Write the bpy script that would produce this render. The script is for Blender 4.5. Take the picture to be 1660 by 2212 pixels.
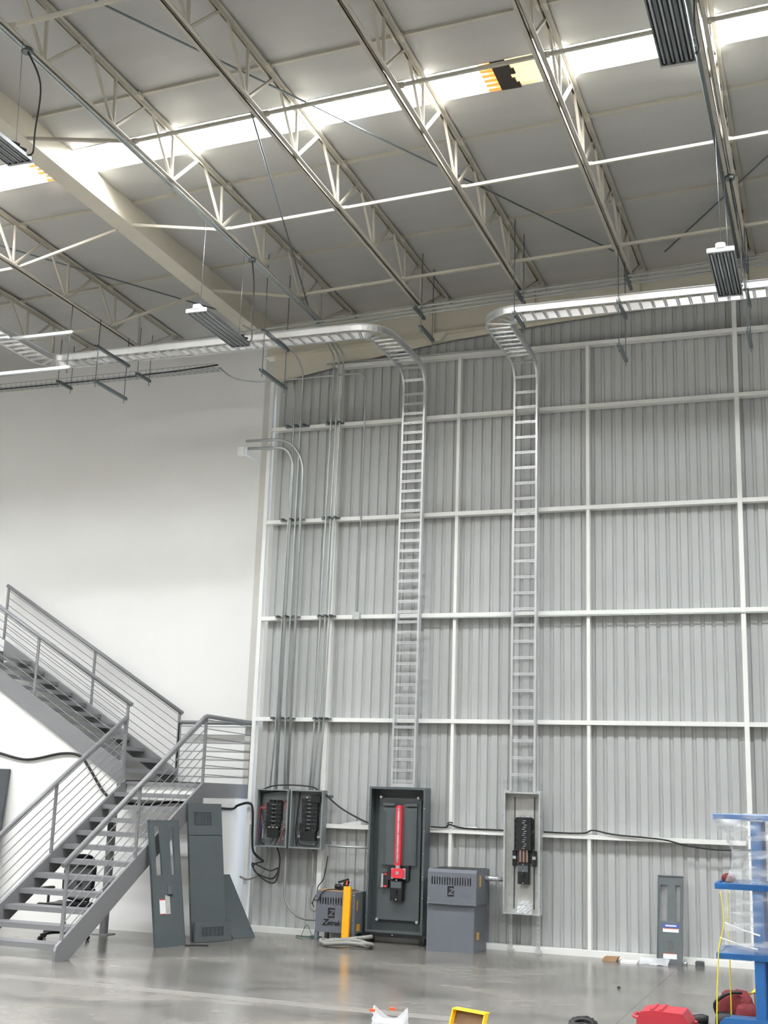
import bpy, math, random
from mathutils import Vector, Matrix
random.seed(7)
for o in list(bpy.data.objects): bpy.data.objects.remove(o)
SC = bpy.context.scene
COL = SC.collection
R = math.radians

# ------------------------------------------------------------------ camera, world, exposure
cd = bpy.data.cameras.new('camera'); cam = bpy.data.objects.new('camera', cd); COL.objects.link(cam)
cd.sensor_fit = 'VERTICAL'; cd.sensor_height = 24.0; cd.sensor_width = 18.0
cd.lens = 24.0*2690/2212; cd.clip_start = 0.05; cd.clip_end = 200
yaw, pit, rol = R(20.395), R(12.95), R(1.942)
fw = Vector((-math.sin(yaw)*math.cos(pit), math.cos(yaw)*math.cos(pit), math.sin(pit)))
r0 = Vector((math.cos(yaw), math.sin(yaw), 0)); u0 = r0.cross(fw)
rt = math.cos(rol)*r0+math.sin(rol)*u0; up = -math.sin(rol)*r0+math.cos(rol)*u0
mw = Matrix.Identity(4)
for i in range(3): mw[i][0], mw[i][1], mw[i][2] = rt[i], up[i], -fw[i]
mw[0][3], mw[1][3], mw[2][3] = 0.0, -17.0, 1.92
cam.matrix_world = mw
SC.camera = cam
wd = bpy.data.worlds.new('world'); SC.world = wd; wd.use_nodes = True
wd.node_tree.nodes['Background'].inputs[0].default_value = (0.75, 0.86, 1.0, 1)
wd.node_tree.nodes['Background'].inputs[1].default_value = 1.0
SKY_EMIT = 52.0                      # daylight coming through the translucent roof panels
SC.view_settings.view_transform = 'Standard'; SC.view_settings.look = 'None'
SC.view_settings.exposure = 0.45; SC.view_settings.gamma = 1.0
SC.view_settings.use_curve_mapping = False

# ------------------------------------------------------------------ materials
def lin(c):
    return tuple(((v/255)/12.92 if v/255 <= .04045 else ((v/255+.055)/1.055)**2.4) for v in c)+(1,)
MATS = {}
def mat(name, rgb, rough=.5, metal=0., var=.06, scale=6., bump=0., emit=0., spec=.5, aniso=(1, 1, 1)):
    m = bpy.data.materials.new(name); m.use_nodes = True; nt = m.node_tree; b = nt.nodes['Principled BSDF']
    c = lin(rgb); b.inputs['Roughness'].default_value = rough; b.inputs['Metallic'].default_value = metal
    b.inputs['Specular IOR Level'].default_value = spec
    tc = nt.nodes.new('ShaderNodeTexCoord'); mp = nt.nodes.new('ShaderNodeMapping')
    mp.inputs['Scale'].default_value = aniso
    nt.links.new(tc.outputs['Object'], mp.inputs[0])
    n = nt.nodes.new('ShaderNodeTexNoise'); n.inputs['Scale'].default_value = scale; n.inputs['Detail'].default_value = 4
    nt.links.new(mp.outputs[0], n.inputs['Vector'])
    cr = nt.nodes.new('ShaderNodeValToRGB')
    cr.color_ramp.elements[0].position = .3; cr.color_ramp.elements[1].position = .7
    cr.color_ramp.elements[0].color = tuple(v*(1-var) for v in c[:3])+(1,)
    cr.color_ramp.elements[1].color = tuple(min(1, v*(1+var)) for v in c[:3])+(1,)
    nt.links.new(n.outputs['Fac'], cr.inputs[0]); nt.links.new(cr.outputs[0], b.inputs['Base Color'])
    if bump:
        bp = nt.nodes.new('ShaderNodeBump'); bp.inputs['Strength'].default_value = bump; bp.inputs['Distance'].default_value = .02
        nt.links.new(n.outputs['Fac'], bp.inputs['Height']); nt.links.new(bp.outputs[0], b.inputs['Normal'])
    if emit:
        nt.links.new(cr.outputs[0], b.inputs['Emission Color']); b.inputs['Emission Strength'].default_value = emit
    MATS[name] = m
    return m
mat('white_wall', (247, 246, 243), .55, var=.012, scale=1.2)
mat('far_wall', (118, 118, 116), .6, var=.02, scale=1.2)
mat('floor_filler', (130, 127, 121), .3, var=.1, scale=3)
mat('cladding', (176, 178, 177), .5, var=.02, scale=2, spec=.4)
mat('girt_white', (240, 240, 236), .45, var=.02)
mat('column_paint', (208, 206, 198), .5, var=.02)
mat('beige_steel', (214, 208, 192), .5, var=.03, scale=3)
mat('joist_paint', (186, 181, 168), .5, var=.05, scale=5)
mat('blanket', (178, 177, 174), .38, var=.035, scale=1.6, bump=.25, aniso=(.35, 2.2, 1))
mat('sheet_roof', (214, 212, 206), .6, var=.02)
mat('galv', (200, 203, 203), .35, metal=.5, var=.1, scale=9)
mat('alu', (228, 229, 231), .34, metal=.8, var=.05, scale=5)
mat('conduit_galv', (186, 191, 190), .38, metal=.7, var=.06)
mat('strut_green', (110, 120, 122), .4, metal=.6, var=.06)
mat('rod_steel', (120, 128, 132), .4, metal=.6, var=.04)
mat('stair_grey', (122, 122, 124), .45, var=.02, scale=4)
mat('box_steel', (138, 145, 145), .4, metal=.3, var=.06)
mat('dark_grey', (68, 73, 76), .42, var=.03, scale=4)
mat('panel_grey', (80, 87, 89), .42, var=.03, scale=4)
mat('trafo_grey', (98, 102, 109), .42, var=.02, scale=4)
mat('slot_black', (26, 28, 32), .6)
mat('black_plastic', (24, 25, 27), .4, var=.1)
mat('black_rubber', (20, 20, 21), .6, var=.1)
mat('mesh_grey', (96, 96, 98), .7, var=.08, scale=60)
mat('red_cover', (206, 52, 66), .35, var=.03)
mat('red_case', (176, 46, 58), .45, var=.05)
mat('red_cloth', (100, 14, 22), .75, var=.2, scale=9, bump=.5)
mat('yellow_bar', (240, 168, 10), .4, var=.02)
mat('yellow', (240, 196, 24), .45, var=.03)
mat('strap_yellow', (226, 204, 50), .6)
mat('cardboard', (158, 124, 92), .8, var=.08)
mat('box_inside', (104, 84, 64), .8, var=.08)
mat('white_paper', (236, 236, 236), .6, var=.02)
mat('orange', (240, 92, 40), .5)
mat('blue_paint', (34, 92, 150), .38, var=.04)
mat('blue_label', (52, 74, 160), .5)
mat('copper', (150, 126, 116), .35, metal=.5)
mat('screw', (220, 222, 224), .25, metal=.8)
mat('grey_flex', (136, 135, 131), .5, var=.04)
mat('green_wire', (36, 92, 66), .5)
mat('wire_red', (190, 40, 60), .5)
mat('wire_blue', (40, 48, 130), .5)
mat('box_white', (244, 245, 244), .4, var=.01)
mat('lamp_white', (176, 177, 178), .4, var=.02)
mat('lamp_steel', (112, 116, 118), .3, metal=.7, var=.04)
mat('lamp_tube', (176, 180, 182), .2, var=.02)
mat('galv_back', (186, 186, 180), .5, metal=.15, var=.1, scale=14)
mat('warn_label', (214, 160, 50), .5)
mat('rust_dark', (44, 38, 32), .6)

# translucent daylight roof sheet: lit from outside
def sky_mat(name, rgb, s):
    m = mat(name, rgb, .4, var=.04, scale=3)
    nt = m.node_tree; b = nt.nodes['Principled BSDF']
    b.inputs['Emission Color'].default_value = lin(rgb); b.inputs['Emission Strength'].default_value = s
sky_mat('daylight', (248, 251, 254), SKY_EMIT)
sky_mat('daylight_stain', (255, 228, 170), .8)
sky_mat('daylight_orange', (250, 150, 70), .75)

# clear film: mostly see-through, wrinkles catch the light
def film_mat(name, lo, hi):
    m = bpy.data.materials.new(name); m.use_nodes = True; nt = m.node_tree; nt.nodes.clear()
    out = nt.nodes.new('ShaderNodeOutputMaterial'); mx = nt.nodes.new('ShaderNodeMixShader')
    tr = nt.nodes.new('ShaderNodeBsdfTransparent'); gl = nt.nodes.new('ShaderNodeBsdfPrincipled')
    gl.inputs['Base Color'].default_value = (.82, .84, .87, 1); gl.inputs['Roughness'].default_value = .12
    tc = nt.nodes.new('ShaderNodeTexCoord'); mp = nt.nodes.new('ShaderNodeMapping'); mp.inputs['Rotation'].default_value = (0, .6, 0); mp.inputs['Scale'].default_value = (2.2, 2, 9)
    nt.links.new(tc.outputs['Object'], mp.inputs[0])
    n = nt.nodes.new('ShaderNodeTexNoise'); n.inputs['Scale'].default_value = 1.6; n.inputs['Detail'].default_value = 3
    nt.links.new(mp.outputs[0], n.inputs['Vector'])
    mr = nt.nodes.new('ShaderNodeMapRange'); mr.inputs[1].default_value = .45; mr.inputs[2].default_value = .75
    mr.inputs[3].default_value = lo; mr.inputs[4].default_value = hi
    nt.links.new(n.outputs['Fac'], mr.inputs[0]); nt.links.new(mr.outputs[0], mx.inputs[0])
    nt.links.new(tr.outputs[0], mx.inputs[1]); nt.links.new(gl.outputs[0], mx.inputs[2]); nt.links.new(mx.outputs[0], out.inputs[0])
    MATS[name] = m
film_mat('pane_film', .06, .12); film_mat('film', .13, .6); film_mat('bag_film', .5, .8)

# polished concrete
def floor_mat():
    m = bpy.data.materials.new('concrete'); m.use_nodes = True; nt = m.node_tree; b = nt.nodes['Principled BSDF']
    g = nt.nodes.new('ShaderNodeNewGeometry')
    def noise(sc, det, mapping=(1, 1, 1), dist=0.):
        mp = nt.nodes.new('ShaderNodeMapping'); mp.inputs['Scale'].default_value = mapping
        nt.links.new(g.outputs['Position'], mp.inputs[0])
        n = nt.nodes.new('ShaderNodeTexNoise'); n.inputs['Scale'].default_value = sc; n.inputs['Detail'].default_value = det
        n.inputs['Distortion'].default_value = dist; nt.links.new(mp.outputs[0], n.inputs['Vector']); return n
    n1 = noise(.7, 6, (1, 1.6, 1), .6); n2 = noise(6, 4)
    mx = nt.nodes.new('ShaderNodeMix'); mx.data_type = 'FLOAT'; mx.inputs[0].default_value = .2
    nt.links.new(n1.outputs['Fac'], mx.inputs[2]); nt.links.new(n2.outputs['Fac'], mx.inputs[3])
    cr = nt.nodes.new('ShaderNodeValToRGB'); cr.color_ramp.elements[0].position = .34; cr.color_ramp.elements[1].position = .66
    cr.color_ramp.elements[0].color = lin((92, 90, 86)); cr.color_ramp.elements[1].color = lin((134, 130, 123))
    nt.links.new(mx.outputs[0], cr.inputs[0]); nt.links.new(cr.outputs[0], b.inputs['Base Color'])
    r = nt.nodes.new('ShaderNodeMapRange'); r.inputs[3].default_value = .14; r.inputs[4].default_value = .3
    nt.links.new(n1.outputs['Fac'], r.inputs[0]); nt.links.new(r.outputs[0], b.inputs['Roughness'])
    bp = nt.nodes.new('ShaderNodeBump'); bp.inputs['Strength'].default_value = .05; bp.inputs['Distance'].default_value = .01
    nt.links.new(n2.outputs['Fac'], bp.inputs['Height']); nt.links.new(bp.outputs[0], b.inputs['Normal'])
    MATS['concrete'] = m
floor_mat()

# ------------------------------------------------------------------ mesh helpers
class MB:
    def __init__(s): s.v = []; s.f = []; s.smooth = []
    def add(s, vs, fs, smooth=False):
        o = len(s.v); s.v += [tuple(p) for p in vs]
        for f in fs: s.f.append([i+o for i in f]); s.smooth.append(smooth)
        return s
    def box(s, x0, x1, y0, y1, z0, z1):
        vs = [(x, y, z) for z in (z0, z1) for y in (y0, y1) for x in (x0, x1)]
        return s.add(vs, [(0, 2, 3, 1), (4, 5, 7, 6), (0, 1, 5, 4), (2, 6, 7, 3), (0, 4, 6, 2), (1, 3, 7, 5)])
    def bbox(s, x0, x1, y0, y1, z0, z1, c=.01):
        # box with chamfered vertical + top edges (simple bevel)
        b = [(x0+c, y0), (x1-c, y0), (x1, y0+c), (x1, y1-c), (x1-c, y1), (x0+c, y1), (x0, y1-c), (x0, y0+c)]
        cx, cy = (x0+x1)/2, (y0+y1)/2
        def ins(p): return (p[0]+(c if p[0] < cx else -c), p[1]+(c if p[1] < cy else -c))
        vs = [(p[0], p[1], z0) for p in b]+[(p[0], p[1], z1-c) for p in b]+[(*ins(p), z1) for p in b]
        fs = [tuple(range(7, -1, -1)), tuple(range(16, 24))]
        for k in (0, 8):
            for i in range(8): fs.append((k+i, k+(i+1) % 8, k+8+(i+1) % 8, k+8+i))
        return s.add(vs, fs)
    def bar(s, a, b, w, h, ref=(0, 0, 1)):
        # rectangular bar from a to b: w across, h along ref
        a, b = Vector(a), Vector(b); t = (b-a).normalized(); ref = Vector(ref)
        if abs(t.dot(ref)) > .98: ref = Vector((0, 1, 0)) if abs(t.y) < .9 else Vector((1, 0, 0))
        x = t.cross(ref).normalized(); n = x.cross(t).normalized(); vs = []
        for p in (a, b):
            for i, j in ((-1, -1), (1, -1), (1, 1), (-1, 1)): vs.append(p+x*(i*w/2)+n*(j*h/2))
        return s.add(vs, [(0, 1, 2, 3), (7, 6, 5, 4), (0, 4, 5, 1), (1, 5, 6, 2), (2, 6, 7, 3), (3, 7, 4, 0)])
    def prism(s, poly, axis, a0, a1):
        # poly: 2D points, extruded along axis ('x': (y,z), 'y': (x,z), 'z': (x,y))
        f = {'x': lambda p, a: (a, p[0], p[1]), 'y': lambda p, a: (p[0], a, p[1]), 'z': lambda p, a: (p[0], p[1], a)}[axis]
        n = len(poly); vs = [f(p, a0) for p in poly]+[f(p, a1) for p in poly]
        fs = [tuple(range(n)), tuple(range(2*n-1, n-1, -1))]
        for i in range(n): j = (i+1) % n; fs.append((i, i+n, j+n, j))
        return s.add(vs, fs)
    def tube(s, pts, r, seg=8, closed=False, smooth=True):
        P = [Vector(p) for p in pts]; n = len(P)
        rr = r if isinstance(r, (list, tuple)) else [r]*n
        T = []
        for i in range(n):
            if closed: t = P[(i+1) % n]-P[i-1]
            else: t = P[min(i+1, n-1)]-P[max(i-1, 0)]
            T.append(t.normalized() if t.length > 1e-9 else Vector((0, 0, 1)))
        ref = Vector((0, 0, 1)) if abs(T[0].z) < .9 else Vector((1, 0, 0))
        x = T[0].cross(ref).normalized(); vs = []
        for i in range(n):
            x = (x-T[i]*x.dot(T[i])); x = x.normalized() if x.length > 1e-6 else T[i].orthogonal().normalized()
            y = T[i].cross(x)
            for k in range(seg):
                a = 2*math.pi*k/seg; vs.append(P[i]+(x*math.cos(a)+y*math.sin(a))*rr[i])
        fs = []
        for i in range(n if closed else n-1):
            for k in range(seg):
                a, b = i*seg+k, i*seg+(k+1) % seg; c = ((i+1) % n)*seg
                fs.append((a, b, c+(k+1) % seg, c+k))
        s.add(vs, fs, smooth)
        if not closed:
            o = len(s.v)-n*seg
            s.f.append([o+k for k in range(seg-1, -1, -1)]); s.smooth.append(False)
            s.f.append([o+(n-1)*seg+k for k in range(seg)]); s.smooth.append(False)
        return s
    def cyl(s, a, b, r, seg=12): return s.tube([a, b], r, seg)
    def disc(s, c, r, ax='y', t=.004, seg=10):
        d = {'x': Vector((1, 0, 0)), 'y': Vector((0, 1, 0)), 'z': Vector((0, 0, 1))}[ax]*t/2
        c = Vector(c); return s.tube([c-d, c+d], r, seg)
    def sphere(s, c, r, nu=10, nv=6, sx=1, sy=1, sz=1):
        vs = []; fs = []
        for j in range(nv+1):
            th = math.pi*j/nv
            for i in range(nu):
                ph = 2*math.pi*i/nu; vs.append((c[0]+r*sx*math.sin(th)*math.cos(ph), c[1]+r*sy*math.sin(th)*math.sin(ph), c[2]+r*sz*math.cos(th)))
        for j in range(nv):
            for i in range(nu): fs.append((j*nu+i, (j+1)*nu+i, (j+1)*nu+(i+1) % nu, j*nu+(i+1) % nu))
        return s.add(vs, fs, True)
    def grid(s, fn, nu, nv, smooth=True):
        vs = [fn(i/nu, j/nv) for j in range(nv+1) for i in range(nu+1)]
        fs = [(j*(nu+1)+i, j*(nu+1)+i+1, (j+1)*(nu+1)+i+1, (j+1)*(nu+1)+i) for j in range(nv) for i in range(nu)]
        return s.add(vs, fs, smooth)
    def sweep(s, frames, prof):
        # frames: (p, side, up); prof: closed list of (side, up)
        n = len(prof); vs = []
        for p, b, u in frames:
            for a, c in prof: vs.append(p+b*a+u*c)
        fs = []
        for i in range(len(frames)-1):
            for k in range(n): fs.append((i*n+k, i*n+(k+1) % n, (i+1)*n+(k+1) % n, (i+1)*n+k))
        fs.append(tuple(range(n-1, -1, -1))); m = (len(frames)-1)*n; fs.append(tuple(m+k for k in range(n)))
        return s.add(vs, fs)
    def mesh(s, name, off=(0, 0, 0), m=None):
        me = bpy.data.meshes.new(name)
        me.from_pydata([(v[0]-off[0], v[1]-off[1], v[2]-off[2]) for v in s.v], [], s.f)
        me.polygons.foreach_set('use_smooth', s.smooth); me.update()
        if m: me.materials.append(MATS[m])
        return me
def holed_plate(mb, x0, x1, y0, y1, z0, z1, a0, a1, c0, c1, nx, nz, fx=.5, fz=.5):
    mb.box(x0, x1, y0, y1, z0, c0); mb.box(x0, x1, y0, y1, c1, z1); mb.box(x0, a0, y0, y1, c0, c1); mb.box(a1, x1, y0, y1, c0, c1)
    dx = (a1-a0)/nx; dz = (c1-c0)/nz
    for j in range(nz):
        zb = c0+dz*j; zm = zb+dz*fz
        if fz < 1: mb.box(a0, a1, y0, y1, zm, zb+dz)
        for i in range(nx): mb.box(a0+dx*(i+fx), a0+dx*(i+1), y0, y1, zb, zm)
    return mb
def link(name, data, parent=None, loc=(0, 0, 0)):
    o = bpy.data.objects.new(name, data); COL.objects.link(o); o.location = loc
    if parent: o.parent = parent
    return o
def tag(o, label=None, cat=None, group=None, kind=None):
    if label: o['label'] = label
    if cat: o['category'] = cat
    if group: o['group'] = group
    if kind: o['kind'] = kind
    return o
class Thing:
    """an Empty at the base; parts are given in world coordinates (or local when loc-relative)"""
    def __init__(s, name, label, cat, loc=(0, 0, 0), group=None, kind=None, local=False):
        s.o = tag(link(name, None, None, loc), label, cat, group, kind); s.o.empty_display_size = .1
        s.off = (0, 0, 0) if local else loc
    def part(s, name, mb, m, parent=None, label=None, kind=None):
        o = link(name, mb.mesh(name, s.off, m), parent or s.o)
        return tag(o, label, kind=kind)
def single(name, mb, m, label=None, cat=None, group=None, kind=None):
    xs = [v[0] for v in mb.v]; ys = [v[1] for v in mb.v]; zs = [v[2] for v in mb.v]
    c = ((min(xs)+max(xs))/2, (min(ys)+max(ys))/2, min(zs))
    o = link(name, mb.mesh(name, c, m), None, c)
    return tag(o, label, cat, group, kind)
def fillet(pts, r, n=6):
    P = [Vector(p) for p in pts]; out = [P[0]]
    for i in range(1, len(P)-1):
        a, b, c = P[i-1], P[i], P[i+1]; u = (a-b).normalized(); v = (c-b).normalized()
        d = min(r, (a-b).length*.49, (c-b).length*.49)
        for k in range(n+1):
            t = k/n; p0, p2 = b+u*d, b+v*d
            out.append(p0*(1-t)**2+b*2*t*(1-t)+p2*t*t)
    out.append(P[-1]); return out
def spline(pts, n=6):
    P = [Vector(p) for p in pts]; out = []
    for i in range(len(P)-1):
        p0, p1, p2, p3 = P[max(i-1, 0)], P[i], P[i+1], P[min(i+2, len(P)-1)]
        for k in range(n):
            t = k/n
            out.append(.5*((2*p1)+(p2-p0)*t+(2*p0-5*p1+4*p2-p3)*t*t+(3*p1-p0-3*p2+p3)*t**3))
    out.append(P[-1]); return out
def text_mesh(s, size, shear=0., depth=.001, offset=0.):
    c = bpy.data.curves.new('txt', 'FONT'); c.body = s; c.size = size; c.shear = shear; c.extrude = depth; c.offset = offset
    o = bpy.data.objects.new('txt', c); COL.objects.link(o)
    bpy.context.view_layer.update()
    me = bpy.data.meshes.new_from_object(o.evaluated_get(bpy.context.evaluated_depsgraph_get()))
    bpy.data.objects.remove(o); return me

ZT = lambda x: 9.33+.04*(x+7)          # underside of the roof (top of the joists) at x
DJ = .60                               # joist depth

# ------------------------------------------------------------------ floor
fl = link('floor', None); tag(fl, 'polished grey concrete floor with saw-cut joints', kind='structure')
XS = [-26.5, -18.9, -15.6, -12.2, -8.83, -5.45, -2.07, 1.3, 4.7, 9.2]; YS = [-24.5, -18.5, -12, -5.5, 1.2]
for i in range(len(XS)-1):
    for j in range(len(YS)-1):
        g = .0015
        m = MB().box(XS[i]+g, XS[i+1]-g, YS[j]+g, YS[j+1]-g, -.0025, 0)
        link('floor_slab', m.mesh('floor_slab', m=None), fl).data.materials.append(MATS['concrete'])
link('joint_filler', MB().box(-26.5, -3.2, -5.62, -5.38, -.05, .001).mesh('joint_filler', m='floor_filler'), fl)
link('subfloor', MB().box(-26.5, 9.2, -24.5, 1.2, -.2, -.003).mesh('subfloor', m='concrete'), fl)

# ------------------------------------------------------------------ metal wall
wb = link('wall_back', None); tag(wb, 'grey ribbed metal cladding wall with white girts and posts', kind='structure')
WT = [(-8.6, 8.25), (-8.2, 8.31), (-7.4, 8.455), (-5.55, 8.72), (-3.87, 8.85), (-2.38, 8.93), (-.85, 8.985), (9, 9.38)]
def wtop(x):
    for (a, za), (b, zb) in zip(WT, WT[1:]):
        if a <= x <= b: return za+(zb-za)*(x-a)/(b-a)
    return WT[-1][1] if x > 0 else WT[0][1]
PER = .1475
x = -8.19; k = 0
while x < 2.0:
    prof = []
    nr = 6
    for r in range(nr):
        a = x+r*PER
        prof += [(a, .12), (a+.086, .12), (a+.1, .145), (a+.134, .145)]
    prof.append((x+nr*PER, .12))
    vs = []; fs = []
    for px, py in prof:
        vs += [(px, py, 0), (px, py, wtop(px)-.02+random.uniform(-.012, .012)), (px, py+.004, 0), (px, py+.004, wtop(px))]
    for q in range(len(prof)-1):
        a = q*4; fs += [(a, a+4, a+5, a+1), (a+2, a+3, a+7, a+6)]
    link('cladding_sheet', MB().add(vs, fs).mesh('cladding_sheet', m='cladding'), wb)
    x += nr*PER; k += 1
GZ = [.8*1.92*.0+1.542, 3.043, 4.550, 6.044, 7.540, 8.492]     # top edges of the girts
for i, z in enumerate(GZ):
    x0 = -8.25 if i < 5 else -7.2
    x1 = 2.0
    segs = [(x0, x1)]
    if i == 0: segs = [(-8.25, -1.25), (-.95, 2.0)]
    for a, b in segs:
        m = MB()
        h = .058
        if i == 0 and b < 0:
            m.prism([(a, 0), (b-.16, 0), (b, .05), (b, .118), (a, .118)], 'z', z-h, z)
        else:
            m.box(a, b, 0, .118, z-h, z)
        link('girt', m.mesh('girt', m='girt_white'), wb)
for xc, w, y0, zt in ((-8.28, .06, -.002, 8.3), (-7.13, .07, .012, 8.5), (-5.19, .045, .012, 8.44), (-3.26, .045, .012, 8.44), (-1.19, .06, -.012, 8.97)):
    link('wall_post', MB().box(xc-w/2, xc+w/2, y0, .117, 0, zt).mesh('wall_post', m='girt_white'), wb)
bb = MB().box(-8.25, 2.0, -.01, .118, 0, .078)
single('baseboard_back', bb, 'girt_white', kind='structure')
# rafter over the wall: bottom flange, web, top flange, closure plate below
def ribbon(x0, x1, zb, zt, y0, y1, n=14):
    m = MB(); vs = []; fs = []
    for i in range(n+1):
        xx = x0+(x1-x0)*i/n
        vs += [(xx, y0, zb(xx)), (xx, y1, zb(xx)), (xx, y1, zt(xx)), (xx, y0, zt(xx))]
    for i in range(n):
        a = i*4
        for q in range(4): fs.append((a+q, a+(q+1) % 4, a+4+(q+1) % 4, a+4+q))
    fs += [(3, 2, 1, 0), (n*4, n*4+1, n*4+2, n*4+3)]
    return m.add(vs, fs)
zf = lambda x: 8.74+.038*(x+8.28)
link('rafter_web', ribbon(-8.45, 2.2, lambda x: zf(x)+.02, lambda x: ZT(x)+.2, .1, .115).mesh('rafter_web', m='beige_steel'), wb)
link('rafter_flange', ribbon(-8.45, 2.2, zf, lambda x: zf(x)+.02, .01, .2).mesh('rafter_flange', m='beige_steel'), wb)
link('closure_plate', ribbon(-8.3, 2.2, lambda x: wtop(x)+.012, lambda x: zf(x)+.005, .085, .1).mesh('closure_plate', m='beige_steel'), wb)
link('closure_backing', ribbon(-8.2, 2.2, lambda x: wtop(x)-.25, lambda x: zf(x)+.005, .16, .17).mesh('closure_backing', m='cladding'), wb)
for xs in (-5.62, -5.57):
    m = MB().box(xs-.005, xs+.005, .01, .1, zf(xs)+.02, ZT(xs)-.02)
    if xs == -5.62: link('stiffener_plate', m.mesh('stiffener_plate', m='beige_steel'), wb)
m = MB().prism([(-5.78, 8.84), (-5.4, 8.85), (-5.5, 8.72), (-5.66, 8.73)], 'y', -.02, .06)
link('knee_plate', m.mesh('knee_plate', m='beige_steel'), wb)
for xs in (-4.05, -2.5, -1.0):
    link('stiffener_plate', MB().box(xs-.005, xs+.005, .01, .1, zf(xs)+.02, ZT(xs)-.02).mesh('stiffener_plate', m='beige_steel'), wb)

# ------------------------------------------------------------------ white wall, closet below the landing, other walls
single('wall_office', MB().box(-26.5, -8.66, .62, .8, 0, 9.3), 'white_wall', 'tall plain white wall behind the stairs', kind='structure')
single('wall_closet', MB().box(-14.7, -8.49, -1.042, .62, 0, 1.85).box(-9.735, -8.515, -1.042, -1.0, 1.85, 2.042), 'white_wall', 'white closet wall under the stair landing', kind='structure')
single('wall_understair', MB().prism([(-14.7, 1.85), (-9.9, 1.85), (-9.9, 2.03), (-12.6, 3.65), (-14.7, 3.65)], 'y', -1.042, -1.0), 'white_wall', 'white infill wall under the upper stair flight', kind='structure')
single('wall_left', MB().box(-26.6, -26.5, -24.5, .8, 0, 9.2), 'far_wall', 'grey side wall', kind='structure')
single('wall_right', MB().box(9, 9.15, -24.5, .2, 0, 10.1), 'far_wall', 'grey side wall', kind='structure')
single('wall_front', MB().box(-26.6, 9.15, -24.6, -24.5, 0, 10.1), 'far_wall', 'grey end wall', kind='structure')
single('wall_back_far', MB().box(2.0, 9.15, .12, .2, 0, 10.1), 'cladding', 'grey wall continuing past the cladding', kind='structure')
t = Thing('steel_column', 'beige steel column at the corner between white wall and metal cladding', 'column', (-8.5, .58, 0))
t.part('flange', MB().box(-8.66, -8.345, .5, .515, 0, 9.25), 'column_paint')
t.part('web', MB().box(-8.51, -8.495, .515, .62, 0, 9.25), 'column_paint')

# ------------------------------------------------------------------ ceiling
ce = link('ceiling', None); tag(ce, 'sloping roof lined with pale insulation, carried on open web joists', kind='structure')
PY = [-2.15-2.15*i for i in range(10)]                    # purlins
SKYS = [-5.4, -10.8, -16.2, -21.6]; SW = .27
def blanket(y0, y1):
    ph = random.uniform(0, 6)
    def fn(u, v):
        xx = -26.55+35.65*u; yy = y0+(y1-y0)*v
        sag = .05*math.sin(math.pi*v)
        w = .012*math.sin(9*v+3*math.sin(xx*.9+ph))*math.sin(math.pi*v)
        return (xx, yy, ZT(xx)+.045-sag*.6+w*.8)
    link('insulation_strip', MB().grid(fn, 90, 8).mesh('insulation_strip', m='blanket'), ce)
edges = sorted([.62]+PY+[-24.5], reverse=True)
for a, b in zip(edges, edges[1:]):
    cuts = [a]
    for s in SKYS:
        if b < s < a: cuts += [s+SW, s-SW]
    cuts.append(b)
    for p, q in zip(cuts[::2], cuts[1::2]): blanket(q, p)
link('roof_sheet', MB().add([(-26.6, .9, ZT(-26.6)+.5), (9.2, .9, ZT(9.2)+.5), (9.2, -24.6, ZT(9.2)+.5), (-26.6, -24.6, ZT(-26.6)+.5)], [(0, 1, 2, 3)]).mesh('roof_sheet', m='sheet_roof'), ce)
for y in PY[:5]:
    m = MB(); a, b = -26.4, 9.0
    m.bar((a, y, ZT(a)+.03), (b, y, ZT(b)+.03), .04, .035)
    link('purlin', m.mesh('purlin', m='joist_paint'), ce)
JX = [-11.6, -10.04, -6.98, -5.42, -3.94, -2.455, -.94]
JL = [-11.6, -10.04, -6.98, -5.42, -3.94, -2.455, -.94, .6, 2.1]
def skysheet(x0, x1, y, dz=.24):
    # corrugated translucent sheet, ribs running along x
    prof = []; n = 6; yy = y-SW; st = 2*SW/n
    for i in range(n): prof += [(yy+i*st, 0), (yy+i*st+st*.6, 0), (yy+i*st+st*.7, .02), (yy+i*st+st*.9, .02)]
    prof.append((y+SW, 0))
    vs = []; fs = []
    for py, pz in prof: vs += [(x0, py, ZT(x0)+dz+pz), (x1, py, ZT(x1)+dz+pz)]
    for i in range(len(prof)-1): fs.append((i*2, i*2+1, i*2+3, i*2+2))
    return vs, fs
def skycurb(x0, x1, y):
    for e in (-SW, SW):
        f = MB(); f.bar((x0, y+e, ZT(x0)+.145), (x1, y+e, ZT(x1)+.145), .012, .21)
        link('skylight_curb', f.mesh('skylight_curb', m='sheet_roof'), ce)
ed = [-11.7, -8.86, -8.3, -5.42, -3.3, -2.72, -.94, 2.1]               # sheets of the strip in view
for a, b in zip(ed, ed[1:]):
    mm, dz = ('sheet_roof', .24) if a == -8.86 else (('daylight_stain', .06) if a == -3.3 else ('daylight', .24))
    link('skylight_panel', MB().add(*skysheet(a+.02, b, SKYS[0], dz)).mesh('skylight_panel', m=mm), ce)
# the same strip going on past the frame, and the next strips of the roof behind the camera's field
for nm, y, xa, xb in (('skylight_left_offscreen', SKYS[0], -26.4, -11.7), ('skylight_right_offscreen', SKYS[0], 2.1, 9.0),
                      ('skylight_second_offscreen', SKYS[1], -26.4, 9.0), ('skylight_third_offscreen', SKYS[2], -26.4, 9.0), ('skylight_fourth_offscreen', SKYS[3], -26.4, 9.0)):
    mb = MB(); n = max(1, round((xb-xa)/3))
    for q in range(n): mb.add(*skysheet(xa+(xb-xa)*q/n+.02, xa+(xb-xa)*(q+1)/n, y))
    link(nm, mb.mesh(nm, m='daylight'), ce)
for y in SKYS: skycurb(-26.4, 9.0, y)
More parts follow.
